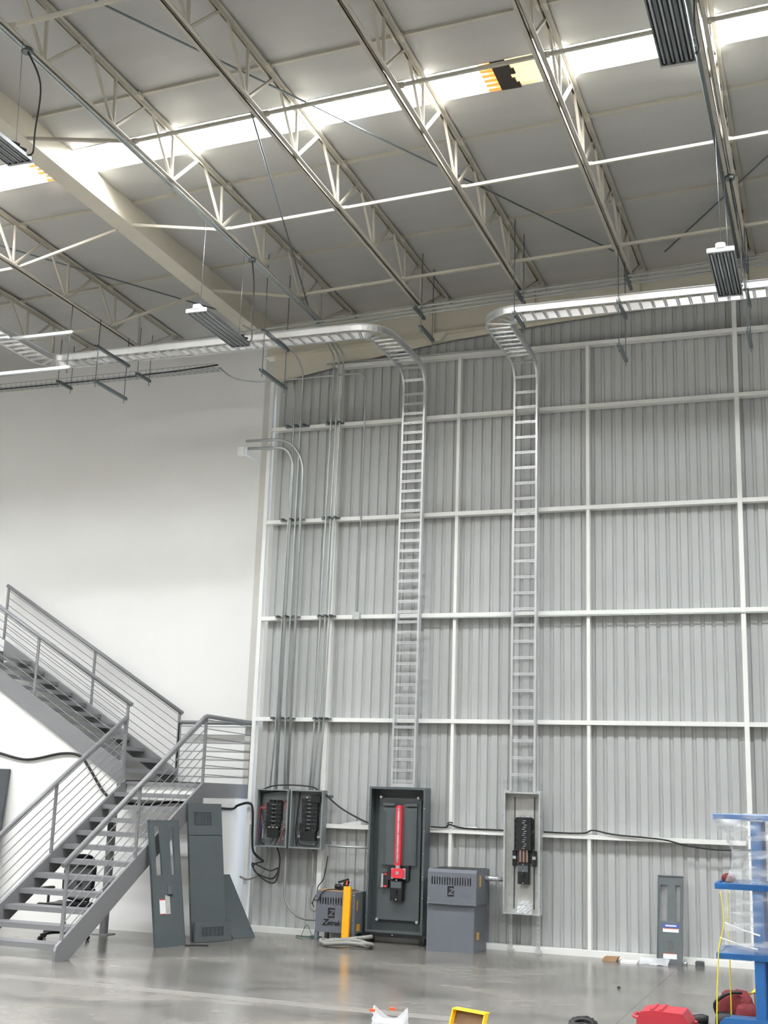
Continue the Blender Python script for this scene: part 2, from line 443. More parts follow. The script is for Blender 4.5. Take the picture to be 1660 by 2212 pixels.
# stained lap in the roof sheet
for i in range(6):
    y = SKYS[0]-SW+.045+i*.09
    m = MB(); m.box(-3.34, -3.2, y-.03, y+.03, ZT(-3.3)+.03, ZT(-3.3)+.045); link('stained_lap', m.mesh('stained_lap', m='daylight_orange'), ce)
    m = MB(); m.box(-3.2, -3.04+.03*(i % 3), y-.045, y+.045, ZT(-3.2)+.03, ZT(-3.2)+.05); link('dark_patch', m.mesh('dark_patch', m='rust_dark'), ce)
    m = MB(); m.box(-8.98-.05*(i % 2), -8.86, y-.03, y+.03, ZT(-8.95)+.03, ZT(-8.95)+.045); link('stained_lap', m.mesh('stained_lap', m='daylight_orange'), ce)
# bridging bars between the bottom chords, and stays to the girder
def bridging(y, xs, lift=.03, r=.017):
    for a, b in zip(xs, xs[1:]):
        za, zb = ZT(a)-DJ+lift, ZT(b)-DJ+lift
        m = MB(); m.bar((a+.03, y, za), (b-.03, y, zb), .034, .034)
        o = link('bridging_bar', m.mesh('bridging_bar', m='joist_paint'), ce)
        m = MB(); m.box(a+.02, a+.09, y-.03, y+.03, za-.02, za+.02); link('clip', m.mesh('clip', m='joist_paint'), o)
for y in (-8.65, -6.5, -4.28, -2.12): bridging(y, JL[2:])
for y in (-6.5, -4.25, -2.05):
    bridging(y, [-13.2, -11.6, -10.04])
    for a, b in (((-10.02, y, ZT(-10.04)-DJ+.04), (-8.57, y, 8.98)), ((-7.0, y, ZT(-6.98)-DJ+.04), (-8.38, y, 9.03))):
        m = MB(); m.bar(a, b, .034, .034); link('girder_stay', m.mesh('girder_stay', m='joist_paint'), ce)
# slack sag rods across the roof
BR = lambda x, y: (x, y, ZT(x)-.05)
for a, b in ((BR(-6.45, -8.1), BR(-2.6, -.65)), (BR(.4, -4.2), BR(-2.05, -.6)), (BR(-10.62, -4.05), BR(-8.62, -.6)), ((-5.44, -6.75, 8.8), (-6.95, -1.7, 8.75))):
    m = MB(); m.tube([a, b], .011, 6); link('brace_rod', m.mesh('brace_rod', m='rod_steel'), ce)

# ------------------------------------------------------------------ joists
def joist(xj, label, y0=-11.9):
    zb, zt = ZT(xj)-DJ, ZT(xj)
    t = Thing('roof_joist', label, 'joist', (xj, -5, zb), 'open web roof joists')
    def chord(z, ya, yb, h=.045):
        m = MB()
        for s in (-1, 1):
            m.box(xj+s*.012-(.046 if s < 0 else 0), xj+s*.012+(.046 if s > 0 else 0), ya, yb, z-.004 if z < zt-.2 else z-.01, z+.006 if z < zt-.2 else z)
            m.box(xj+s*.012-(.006 if s < 0 else 0), xj+s*.012+(.006 if s > 0 else 0), ya, yb, z-.004 if z < zt-.2 else z-h, z+h if z < zt-.2 else z)
        return m
    t.part('top_chord', chord(zt, y0, .05), 'joist_paint')
    t.part('bottom_chord', chord(zb, y0, -1.15), 'joist_paint')
    b = -1.9
    while b > y0+.6:
        for dy, mm, w in ((-.5, 'joist_paint', .03), (-.04, 'joist_paint', .03), (.57, 'joist_paint', .034)):
            m = MB(); m.bar((xj, b, zb+.015), (xj, b+dy, zt-.015), w, w*.8); t.part('web_member', m, mm)
        b -= 1.235
    m = MB(); m.bar((xj, -1.17, zb+.01), (xj, -.2, zt-.02), .04, .034); t.part('web_member', m, 'joist_paint')
    m = MB(); m.bar((xj, -1.2, zb+.01), (xj, -1.25, zt-.02), .03, .03); t.part('web_member', m, 'joist_paint')
    t.part('bearing_seat', MB().box(xj-.06, xj+.06, -.12, .1, zt-.075, zt-.01), 'joist_paint')
    for y in PY[:5]:
        m = MB().box(xj-.055, xj+.055, y-.055, y+.055, zt-.012, zt+.03); t.part('purlin_clip', m, 'beige_steel')
    return t
JLAB = {-5.42: 'pale open web roof joist over the bend of the long ladder tray', -3.94: 'pale open web roof joist over the bend of the tray to the slim panel', -2.455: 'pale open web roof joist over the tray run, next to the stained roof light'}
for xj in JX:
    if xj < -9: lab = 'pale open web roof joist beyond the girder, over the white wall'
    elif xj == -6.98: lab = 'pale open web roof joist carrying three conduits on its bottom chord'
    elif xj == -.94: lab = 'open web roof joist with one dark conduit along it, above two hanging tube lights'
    else: lab = JLAB[xj]
    joist(xj, lab)

# main girder
t = Thing('roof_girder', 'deep solid pale roof girder running to the corner column', 'beam', (-8.46, -6, 9.0))
zgb = 9.0
t.part('bottom_flange', MB().box(-8.59, -8.33, -14, .45, zgb, zgb+.02), 'beige_steel')
for xx in (-8.345, -8.59): t.part('web', MB().box(xx, xx+.015, -14, .45, zgb+.02, ZT(-8.46)+.02), 'beige_steel')
t.part('top_flange', MB().box(-8.59, -8.33, -14, .45, ZT(-8.46)+.02, ZT(-8.46)+.04), 'beige_steel')

# ------------------------------------------------------------------ ladder cable trays
def tray_frames(pieces):
    """pieces: list of ('line', length) / ('turn', sign, radius) / ('down', radius) from a start frame -> list of (p, t, up)"""
    p, t, u = pieces[0]; p, t, u = Vector(p), Vector(t), Vector(u); out = [(p.copy(), t.copy(), u.copy())]
    for pc in pieces[1:]:
        if pc[0] == 'line':
            p = p+t*pc[1]; out.append((p.copy(), t.copy(), u.copy()))
        elif pc[0] == 'turn':
            side = t.cross(u); c = p+side*(pc[1]*pc[2]); n = 10
            r0 = p-c; t0 = t.copy()
            for k in range(1, n+1):
                q = Matrix.Rotation(-pc[1]*math.pi/2*k/n, 3, u)
                out.append(((c+q@r0), (q@t0), u.copy()))
            p, t = out[-1][0].copy(), out[-1][1].copy()
        else:
            c = p-u*pc[1]; ax = t.cross(u); n = 8; r0 = p-c; t0, u0_ = t.copy(), u.copy()
            for k in range(1, n+1):
                q = Matrix.Rotation(-math.pi/2*k/n, 3, ax)
                out.append((c+q@r0, q@t0, q@u0_))
            p, t, u = (v.copy() for v in out[-1])
    return out
def rung_mesh(w):
    m = MB(); h = .019
    m.box(-w/2, w/2, -h, -h+.011, 0, .003); m.box(-w/2, w/2, h-.011, h, 0, .003)
    n = 11
    for i in range(n+1):
        xx = -w/2+.012+(w-.024)*i/n; m.box(xx-.0065, xx+.0065, -h+.011, h-.011, 0, .003)
    m.box(-w/2, w/2, -h, -h+.003, .003, .022); m.box(-w/2, w/2, h-.003, h, .003, .022)
    return m
W = .31
RUNG = rung_mesh(W-.01).mesh('rung', m='alu')
def tray(name, label, frames, spacing):
    base = frames[-1][0]
    t = Thing(name, label, 'cable tray', tuple(base))
    for s in (-1, 1):
        fr = []
        for p, tt, u in frames: fr.append((p, tt.cross(u)*s, u))
        a, b = W/2-.004, W/2+.008
        prof = [(a, 0), (b+.016, 0), (b+.016, .004), (b-.008, .004), (b-.008, .096), (b+.016, .096), (b+.016, .1), (a, .1)]
        t.part('side_rail', MB().sweep(fr, prof), 'alu')
    # arc-length positions of the rungs
    for sp, seg in spacing:
        acc = sp/2
        for i in range(seg[0], seg[1]):
            (p0, t0, u0_), (p1, t1, u1) = frames[i], frames[i+1]; L = (p1-p0).length; d = acc
            while d < L:
                f = d/L; p = p0.lerp(p1, f); tt = t0.lerp(t1, f).normalized(); u = u0_.lerp(u1, f).normalized(); sd = tt.cross(u)
                o = link('rung', RUNG, t.o)
                mw = Matrix.Identity(4)
                for q in range(3): mw[q][0], mw[q][1], mw[q][2] = sd[q], tt[q], u[q]
                pp = p-base+u*.004
                for q in range(3): mw[q][3] = pp[q]
                o.matrix_local = mw
                d += sp
            acc = d-L
    return t
f1 = tray_frames([((-11.2, -6.5, 8.22), (0, 1, 0), (0, 0, 1)), ('line', 4.4), ('turn', 1, .32), ('line', 4.70), ('turn', -1, .32), ('line', 1.06), ('down', .28), ('line', 5.86)])
n1 = len(f1)
tr1 = tray('ladder_tray', 'aluminium ladder cable tray bending down the wall to the tall panel with the red cover', f1, [(.15, (0, n1-10)), (.2, (n1-10, n1-2)), (.15, (n1-2, n1-1))])
f2 = tray_frames([((1.6, -1.95, 8.165), (-1, 0, 0), (0, 0, 1)), ('line', 5.42), ('turn', 1, .32), ('line', 1.23), ('down', .28), ('line', 5.81)])
n2 = len(f2)
tr2 = tray('ladder_tray', 'aluminium ladder cable tray bending down the wall to the slim galvanised panel', f2, [(.155, (0, n2-10)), (.2275, (n2-10, n2-1))])
for tr_, zb_ in ((tr1, 2.08), (tr2, 2.055)): pass
tr1.part('end_plate', MB().box(-6.03, -5.69, -.135, -.125, 2.085, 2.135), 'alu')
tr1.part('end_plate', MB().box(-6.03, -5.69, -.125, -.03, 2.085, 2.09), 'alu')

# ------------------------------------------------------------------ trapeze hangers
def trapeze(xa, ya, xb, yb, zs, ztop, label, group, m='strut_green', rods=None):
    zt_ = ztop if callable(ztop) else (lambda x: ztop)
    a, b = Vector((xa, ya, 0)), Vector((xb, yb, 0)); d = (b-a).normalized()
    t = Thing('trapeze_hanger', label, 'hanger', (xa, ya, min(zs)), group)
    for z in zs:
        mb = MB(); mb.bar((xa, ya, z-.022), (xb, yb, z-.022), .041, .006); 
        s = d.cross(Vector((0, 0, 1)))
        for k in (-1, 1): mb.bar(a+s*k*.019+Vector((0, 0, z-.002)), b+s*k*.019+Vector((0, 0, z-.002)), .004, .04)
        t.part('strut', mb, m)
    for q in (rods or (.07, .93)):
        p = a.lerp(b, q)
        mb = MB(); mb.tube([(p.x, p.y, min(zs)-.09), (p.x, p.y, zt_(p.x))], .0065, 6); r = t.part('threaded_rod', mb, 'rod_steel')
        for z in zs: t.part('nut', MB().tube([(p.x, p.y, z-.037), (p.x, p.y, z-.024)], .013, 6), 'screw', r)
G = 'trapeze hangers under the ladder trays'
trapeze(-9.985, -2.41, -9.985, -1.5, (8.203, 7.68), ZT(-9.97)-DJ+.02, 'two-level strut hanger on rods below the long ladder tray, in front of the white wall', G)
trapeze(-7.33, -2.36, -7.33, -1.5, (8.203, 7.62), ZT(-7.3)+.03, 'two-level strut hanger on rods beside the girder corner below the long ladder tray', G)
trapeze(-5.28, -1.62, -5.28, -1.02, (8.33,), ZT(-5.3)+.03, 'short strut hanger on rods beside the bend of the long ladder tray', G)
trapeze(-3.8, -2.2, -3.8, -1.62, (8.15,), ZT(-3.8)+.03, 'short strut hanger at the bend of the tray serving the slim panel', G)
trapeze(-2.44, -2.22, -2.44, -1.6, (8.15, 7.56), ZT(-2.455)-DJ, 'two-level strut hanger on rods below the straight tray run', G)
trapeze(-.88, -2.22, -.88, -1.6, (8.15, 7.6), ZT(-.9)-DJ, 'blue-grey two-level strut hanger below the tray behind the tube light', G)
trapeze(-12.2, -2.98, -10.0, -2.98, (8.203, 7.68), lambda x: ZT(x)-DJ+.02, 'long bright two-level strut hanger crossing under the ladder tray bend', G, 'conduit_galv', rods=(.6/2.2, 2.16/2.2))

# ------------------------------------------------------------------ wire basket with hangers
t = Thing('wire_basket_tray', 'thin steel wire basket tray carrying a black cable along the white wall', 'cable tray', (-11, -.4, 8.45))
def wires(z0=8.45):
    m = MB()
    for y, z in ((-.5, .06), (-.5, 0), (-.45, 0), (-.4, 0), (-.35, 0), (-.3, 0), (-.3, .06)):
        m.tube([(-14, y, z0+z), (-9.05, y, z0+z)], .003, 4)
    return m
t.part('long_wires', wires(), 'rod_steel')
for i in range(50):
    xx = -14+i*.1
    t.part('cross_wire', MB().tube([(xx, -.5, 8.51), (xx, -.5, 8.45), (xx, -.3, 8.45), (xx, -.3, 8.51)], .0028, 4), 'rod_steel')
t.part('cable', MB().tube(spline([(-14, -.42, 8.46), (-11.5, -.38, 8.465), (-9.9, -.36, 8.5), (-9.1, -.33, 8.55)]), .012, 6), 'black_rubber')
for xx in (-11.9, -10.4):
    trapeze(xx, -.62, xx, -.2, (8.431,), ZT(xx)+.03, 'short strut hanger on two rods carrying the wire basket tray', 'hangers of the wire basket')

# ------------------------------------------------------------------ conduits
def conduit(pts, r, label, group, m='conduit_galv', rad=.12, name='conduit', cat='conduit'):
    return single(name, MB().tube(fillet(pts, rad), r, 8), m, label, cat, group)
G = 'conduits up to the joist'
for i, xx in enumerate((-7.27, -7.19, -7.105)):
    zc = 8.60+.012*i
    conduit([(xx-.06 if i else xx-.03, -.06, 2.0), (xx-.0, -.06, 3.0), (xx+.05, -.06, 7.4), (xx+.06, -.06, zc), (-7.015+.035*i, -1.3, 8.713), (-7.015+.035*i, -11.8, 8.713)] if i < 2 else
            [(xx-.05, -.06, 2.0), (xx-.02, -.06, 3.0), (xx+.03, -.06, 7.4), (xx+.05, -.06, zc), (-6.945, -1.3, 8.713), (-6.945, -3.5, 8.713)],
            .014, 'galvanised conduit rising from the tall-stack breaker box and running under the joist', G, rad=.16)
G = 'conduits above the left breaker box'
conduit([(-7.93, -.06, 2.0), (-7.9, -.03, 3.0), (-7.86, -.03, 7.35), (-7.87, -.03, 7.9), (-7.89, -.03, 8.27)], .013, 'slim conduit rising straight up from the breaker box nearest the corner post', G)
conduit([(-7.68, -.09, 2.0), (-7.73, -.09, 3.2), (-7.72, -.09, 7.3), (-7.71, -.09, 8.35), (-7.75, -.3, 8.62), (-8.25, -1.2, 8.8)], .013, 'slim conduit beside the breaker box, bending out towards the girder', G, rad=.2)
conduit([(-7.83, -.07, 2.0), (-7.82, -.07, 6.96), (-7.95, -.07, 7.18), (-8.62, -.05, 7.21)], .024, 'thick grey conduit bending from the white junction box down to the breaker box', G, rad=.35)
conduit([(-7.62, -.13, 2.0), (-7.62, -.13, 6.95), (-7.9, -.13, 7.3), (-8.62, -.13, 7.31)], .022, 'galvanised conduit curving from above the white junction box down the cladding', G, rad=.4)
t = Thing('junction_box', 'small white junction box on the white wall beside the corner', 'box', (-8.72, .0, 7.11))
t.part('body', MB().bbox(-8.79, -8.655, -.1, .0, 7.11, 7.25, .01), 'box_white')
t.part('bracket', MB().box(-8.775, -8.755, 0, .62, 7.17, 7.19), 'box_white')
conduit([(-9.06, -.36, 8.49), (-8.83, -.28, 8.3), (-8.5, -.05, 8.3), (-8.2, -.024, 8.31), (-6.73, -.022, 8.31), (-6.68, -.022, 8.12), (-6.68, -.022, 4.57)], .012, 'slim conduit from the wire basket across the cladding and down to a small square box', 'thin wall conduits', rad=.16)
t = Thing('junction_box', 'small square steel box clamped on the middle girt', 'box', (-6.68, -.06, 4.46))
t.part('body', MB().bbox(-6.735, -6.625, -.09, 0, 4.47, 4.58, .006), 'galv')
t.part('cover_screw', MB().disc((-6.72, -.092, 4.49), .006), 'screw')
conduit([(-6.62, -.0115, 4.483), (-4, -.0115, 4.475), (1.9, -.0115, 4.475)], .0105, 'thin conduit running level under the middle girt', 'thin wall conduits', rad=.05)
conduit([(-7.35, -.016, 8.51), (-4.25, -.016, 8.505)], .013, 'thin conduit lying along the top girt', 'thin wall conduits')
for i in range(3):
    conduit([(xx, -1.4+.13*i, ZT(xx)-DJ-.085) for xx in (-11.5, -7.1, 1.8)], .016, 'long galvanised conduit crossing under the joist ends beside the cladding', 'long conduits under the joist ends', rad=.3)
conduit([(-1.02, -11.8, 8.962), (-1.02, -1.2, 8.962)], .022, 'dark conduit running along the joist above the hanging tube lights', 'conduits along joists', 'strut_green')
for xj in (-5.42, -3.94, -2.455, -.94):
    t = Thing('strut_bracket', 'small strut bracket holding the long conduits under a joist end', 'bracket', (xj, -1.25, ZT(xj)-DJ-.138), 'brackets at the joist ends')
    t.part('strut', MB().box(xj-.02, xj+.02, -1.5, -1.02, ZT(xj)-DJ-.138, ZT(xj)-DJ-.098), 'strut_green')
    t.part('clamp', MB().box(xj-.03, xj+.03, -1.24, -1.18, ZT(xj)-DJ-.1, ZT(xj)-DJ+.01), 'screw')
conduit([(-6.96, -.1, 1.24), (-6.3, -.1, 1.24)], .016, 'short horizontal conduit between the breaker box and the tall panel', 'thin wall conduits')
G = 'strut clamps'
for i in range(1, 5):
    z = GZ[i]-.01
    for xa, xb in ((-8.0, -7.6), (-7.32, -7.02)):
        t = Thing('strut_clamp', 'dark strut rail clamping the conduits to a girt', 'clamp', (xa, -.02, z-.02), 'strut rails on the girts')
        t.part('rail', MB().box(xa, xb, -.035, .0, z-.018, z+.004), 'strut_green')
        for k in range(3):
            xx = xa+.06+(xb-xa-.12)*k/2; t.part('clamp', MB().box(xx-.02, xx+.02, -.11, -.035, z-.012, z+.008), 'dark_grey')

# ------------------------------------------------------------------ hanging tube lights
def tube_light(xc, y0, y1, xj, label):
    z = 7.5; w = .27
    t = Thing('tube_light', label, 'light', (xc, (y0+y1)/2, z), 'unlit four-tube high bay lights')
    # reflector tray: folded steel with a channel per tube
    prof = [(-w/2, 0), (-w/2, .035), (w/2, .035), (w/2, 0)]
    n = 4
    for i in range(n, 0, -1):
        a = -w/2+w*i/n; b = -w/2+w*(i-1)/n
        prof += [(a-.012, 0), (a-.022, .025), (b+.022, .025), (b+.012, 0)]
    m = MB(); pts = [(xc+p[0], z+p[1]) for p in prof]
    vs = [(p[0], yy, p[1]) for yy in (y0+.03, y1-.03) for p in pts]; k = len(pts)
    fs = [(i, (i+1) % k, k+(i+1) % k, k+i) for i in range(k)]
    t.part('reflector', MB().add(vs, fs), 'lamp_steel')
    for i in range(n):
        xx = xc-w/2+w*(i+.5)/n
        tb = t.part('tube', MB().tube([(xx, y0+.04, z+.008), (xx, y1-.04, z+.008)], .009, 8), 'lamp_tube')
        for yy in (y0+.03, y1-.05): t.part('lamp_holder', MB().box(xx-.012, xx+.012, yy, yy+.025, z-.004, z+.025), 'slot_black', tb)
    for yy in (y0, y1-.03): t.part('end_cap', MB().bbox(xc-w/2-.004, xc+w/2+.004, yy, yy+.03, z-.006, z+.045, .006), 'lamp_white')
    t.part('ballast_box', MB().bbox(xc-.05, xc+.05, y0-.002, y1+.002, z+.035, z+.1, .012), 'lamp_white')
    for yy in (y0+.1, y1-.1):
        t.part('hanger_wire', MB().tube([(xc, yy, z+.1), (xj+(.035 if xc > xj else -.058), yy, ZT(xc)-DJ+.01)], .003, 4), 'rod_steel')
    t.part('power_cord', MB().tube(spline([(xc+.1, y1-.1, z+.03), (xc+.16, y1-.06, z+.06), (xc+.13, y1-.02, z+.3), (xc+.12, y1-.0, z+.8), (xj, y1+.02, ZT(xj)-DJ-.02)]), .009, 6), 'black_rubber')
    t.part('outlet_box', MB().tube([(xj, y1+.02, ZT(xj)-DJ-.045), (xj, y1+.02, ZT(xj)-DJ)], .055, 8, smooth=False), 'strut_green')
    for k in range(2): t.part('connector', MB().tube([(xc+.1, y1-.3+.1*k, z+.05), (xc+.13, y1-.22+.1*k, z+.06)], .016, 8), 'black_rubber')
tube_light(-7.04, -4.74, -3.5, -6.98, 'unlit four-tube light hanging in front of the long ladder tray')
tube_light(-.97, -4.76, -3.54, -.94, 'unlit four-tube light hanging in front of the straight tray beside the slim hangers')
tube_light(-.965, -9.44, -8.22, -.94, 'unlit four-tube light hanging across the daylight strip, beside the conduit joist')
tube_light(-6.89, -9.6, -8.37, -6.98, 'unlit four-tube light with black cord hanging below the girder')

# ------------------------------------------------------------------ staircase
ST = Thing('staircase', 'grey steel staircase with landing, open treads and rod railings', 'staircase', (-9.1, -2.5, 0))
RI, GO = .1712, .2853; SL = RI/GO
XR, XL = -8.48, -9.77; LZ = 2.055; YN, YF = -1.08, .44
# lower flight: climbs along +y ; nosing of tread k at y = YN-(12-k)*GO , z = k*RI
def zs(y): return LZ+(y-YN)*SL
def stringer_y(xa, xb):
    y0 = -4.34
    top = [(y0, zs(y0)+.02), (YN+.02, LZ+.0), (YN+.02, LZ-.3)]
    bot = [(y0+.36, 0), (y0, 0)]
    return MB().prism([(y0, .12), (y0+.02, .17), (YN+.02, LZ+.012), (YN+.02, LZ-.27), (y0+.28, 0), (y0, 0)], 'x', xa, xb)
ST.part('stringer', stringer_y(XR-.035, XR), 'stair_grey')
ST.part('stringer', stringer_y(XL, XL+.035), 'stair_grey')
def channel_tread_y(k):
    y = YN-(12-k)*GO; z = k*RI
    m = MB(); m.box(XL+.035, XR-.035, y, y+.27, z-.012, z)
    m.box(XL+.035, XR-.035, y, y+.008, z-.058, z-.012); m.box(XL+.035, XR-.035, y+.262, y+.27, z-.045, z-.012)
    return m
for k in range(1, 12):
    tr = ST.part('tread', channel_tread_y(k), 'stair_grey')
    for xx in (XL+.035, XR-.075): ST.part('tread_bracket', MB().box(xx, xx+.04, YN-(12-k)*GO+.05, YN-(12-k)*GO+.22, k*RI-.05, k*RI-.012), 'stair_grey', tr)
# landing
ld = ST.part('landing', MB().box(XL, XR, YN, YF, LZ-.012, LZ), 'stair_grey')
def fascia(a, b, n):
    m = MB(); m.bar((a[0], a[1], LZ-.1), (b[0], b[1], LZ-.1), .03, .2); ST.part('fascia', m, 'stair_grey', ld)
fascia((XR-.015, YN), (XR-.015, YF), 0); fascia((XL+.015, YN), (XL+.015, YF), 0)
m = MB().box(XL, XR, YN, YN+.03, LZ-.06, LZ); ST.part('fascia', m, 'stair_grey', ld)
m = MB().box(XL, XR, YF-.03, YF, LZ-.2, LZ); ST.part('fascia', m, 'stair_grey', ld)
for xx, yy, w in ((XR-.035, YF-.035, .05), (-9.58, -1.6, .085)):
    ST.part('support_post', MB().box(xx-w/2, xx+w/2, yy-w/2, yy+w/2, 0, LZ-.1 if yy > 0 else 1.702), 'stair_grey')
ST.part('post_base_plate', MB().box(-9.7, -9.46, -1.71, -1.49, 0, .012), 'stair_grey')
# upper flight: climbs along -x at the wall
def zx(x): return LZ+(XL-x)*SL
XU = XL-12*GO
def stringer_x(ya, yb):
    return MB().prism([(XL+.0, LZ+.2), (XU, LZ+.2+(XL-XU)*SL), (XU, LZ-.1+(XL-XU)*SL), (XL-.12, LZ-.02), (XL, LZ-.19)], 'y', ya, yb)
ST.part('stringer', stringer_x(YN, YN+.035), 'stair_grey')
ST.part('stringer', stringer_x(YF-.035, YF), 'stair_grey')
for k in range(1, 12):
    xx = XL-(k-1)*GO; z = LZ+k*RI
    m = MB(); m.box(xx-.27, xx, YN+.035, YF-.035, z-.012, z); m.box(xx-.008, xx, YN+.035, YF-.035, z-.058, z-.012)
    tr = ST.part('tread', m, 'stair_grey')
up_ = ST.part('upper_landing', MB().box(-14.6, XU+.0, YN, YF, LZ+12*RI-.2, LZ+12*RI), 'stair_grey')
# railings: handrail tube, posts, seven rods
def railing(path, posts, off=.92, rods=7, ext=None, name='railing'):
    rail = ST.part('handrail', MB().tube(fillet([(p[0], p[1], p[2]+off) for p in (ext or path)], .05, 3), .032, 10), 'stair_grey')
    P = [Vector(p) for p in path]
    for q in posts:
        ST.part('rail_post', MB().bar((q[0], q[1], q[2]), (q[0], q[1], q[2]+off-.01), .04, .022, (0, 1, 0)), 'stair_grey', rail)
    for k in range(rods):
        h = .1+(off-.16)*k/(rods-1)
        ST.part('rail_rod', MB().tube([(p.x, p.y, p.z+h) for p in P], .0065, 5, smooth=False), 'stair_grey', rail)
xr = XR-.018; xl = XL+.018; yn = YN+.018; yf = YF-.03
pt = lambda x, y: (x, y, zs(y)+.012)
railing([pt(xr, -4.22), pt(xr, YN), (xr, yf, LZ)], [pt(xr, -4.22), pt(xr, -2.74), pt(xr, YN+.0), (xr, yf, LZ)], ext=[pt(xr, -4.31), pt(xr, YN-.02), (xr, yf+.02, LZ)])
railing([(xr, yf, LZ), (XL+.02, yf, LZ)], [(XL+.02, yf, LZ)])
railing([pt(xl, -4.22), pt(xl, YN-.1)], [pt(xl, -4.22), pt(xl, -2.74), pt(xl, YN-.1)], ext=[pt(xl, -4.3), pt(xl, YN-.06)])
px_ = lambda x, y: (x, y, zx(x)+.19)
railing([px_(XL-.03, yn), px_(XU, yn)], [px_(XL-.03, yn), px_(-11.45, yn)], ext=[px_(XL+.03, yn), px_(XU-.1, yn)], off=.9)
railing([px_(XL+.0, yf), px_(XU-.02, yf)], [px_(XL+.0, yf), px_(-11.4, yf), px_(XU-.02, yf)], ext=[px_(XL+.05, yf), px_(XU-.05, yf)], off=.9)

# ------------------------------------------------------------------ office chair
t = Thing('office_chair', 'black office chair with grey mesh back standing under the lower stair flight', 'chair', (-9.66, -2.45, 0), local=True)
m = MB().grid(lambda u, v: (-.27+.54*u, -.24+.5*v, .44+.035*math.cos((u-.5)*2.6)*math.cos((v-.5)*2.6)), 10, 10)
m.grid(lambda u, v: (.27-.54*u, -.24+.5*v, .41-.02*math.sin(math.pi*u)*math.sin(math.pi*v)), 10, 10)
m.tube([(-.25, -.22, .43), (.25, -.22, .43), (.25, .24, .43), (-.25, .24, .43)], .035, 8, closed=True)
t.part('seat', m, 'black_plastic')
bx = .12                                   # the back sits towards +x/+y, chair turned away
def bk(u, v): return (-.2+.42*u+.02, .2+.04*math.sin(math.pi*u)+.06*v, .52+.47*v)
t.part('backrest_mesh', MB().grid(bk, 8, 8), 'mesh_grey')
ring = [bk(.08, 0), bk(.0, .25), bk(-.02, .6), bk(.03, .9), bk(.2, 1.06), bk(.5, 1.1), bk(.8, 1.06), bk(.97, .9), bk(1.02, .6), bk(1, .25), bk(.92, 0), bk(.5, -.06)]
t.part('backrest_frame', MB().tube(spline(ring+[ring[0]], 3)[:-1], .03, 8, closed=True), 'black_plastic')
m = MB().grid(lambda u, v: (lambda p: (p[0], p[1]-.02, p[2]))(bk(.05+.9*u, .8+.28*v)), 6, 4); t.part('headband', m, 'black_plastic')
m = MB(); m.bar((0, .05, .38), (0, .27, .4), .07, .03); m.bar((0, .27, .4), (.02, .27, .72), .07, .03, (0, 1, 0)); t.part('back_bracket', m, 'black_plastic')
for s in (-1, 1):
    m = MB(); m.tube(fillet([(s*.2, .05, .4), (s*.3, .05, .41), (s*.31, .06, .62)], .04), .018, 6); m.bbox(s*.31-.035, s*.31+.035, -.1, .16, .62, .65, .012); t.part('armrest', m, 'black_plastic')
t.part('gas_column', MB().tube([(0, 0, .09), (0, 0, .22), (0, 0, .221), (0, 0, .37)], [.03, .03, .02, .02], 10), 'black_plastic')
t.part('mechanism', MB().bbox(-.1, .1, -.12, .14, .35, .4, .02), 'black_plastic')
t.part('lever', MB().tube([(-.08, .0, .375), (-.3, -.02, .36)], .008, 6), 'black_plastic')
for k in range(5):
    a = 2*math.pi*k/5+.5; d = Vector((math.cos(a), math.sin(a), 0))
    b = t.part('base_arm', MB().tube([d*.02+Vector((0, 0, .105)), d*.18+Vector((0, 0, .1)), d*.32+Vector((0, 0, .075))], [.03, .024, .018], 8), 'black_plastic')
    s = d.cross(Vector((0, 0, 1)))
    m = MB()
    for q in (-1, 1): m.tube([d*.32+s*q*.008+Vector((0, 0, .03)), d*.32+s*q*.024+Vector((0, 0, .03))], .03, 10)
    t.part('caster', m, 'black_rubber', b)

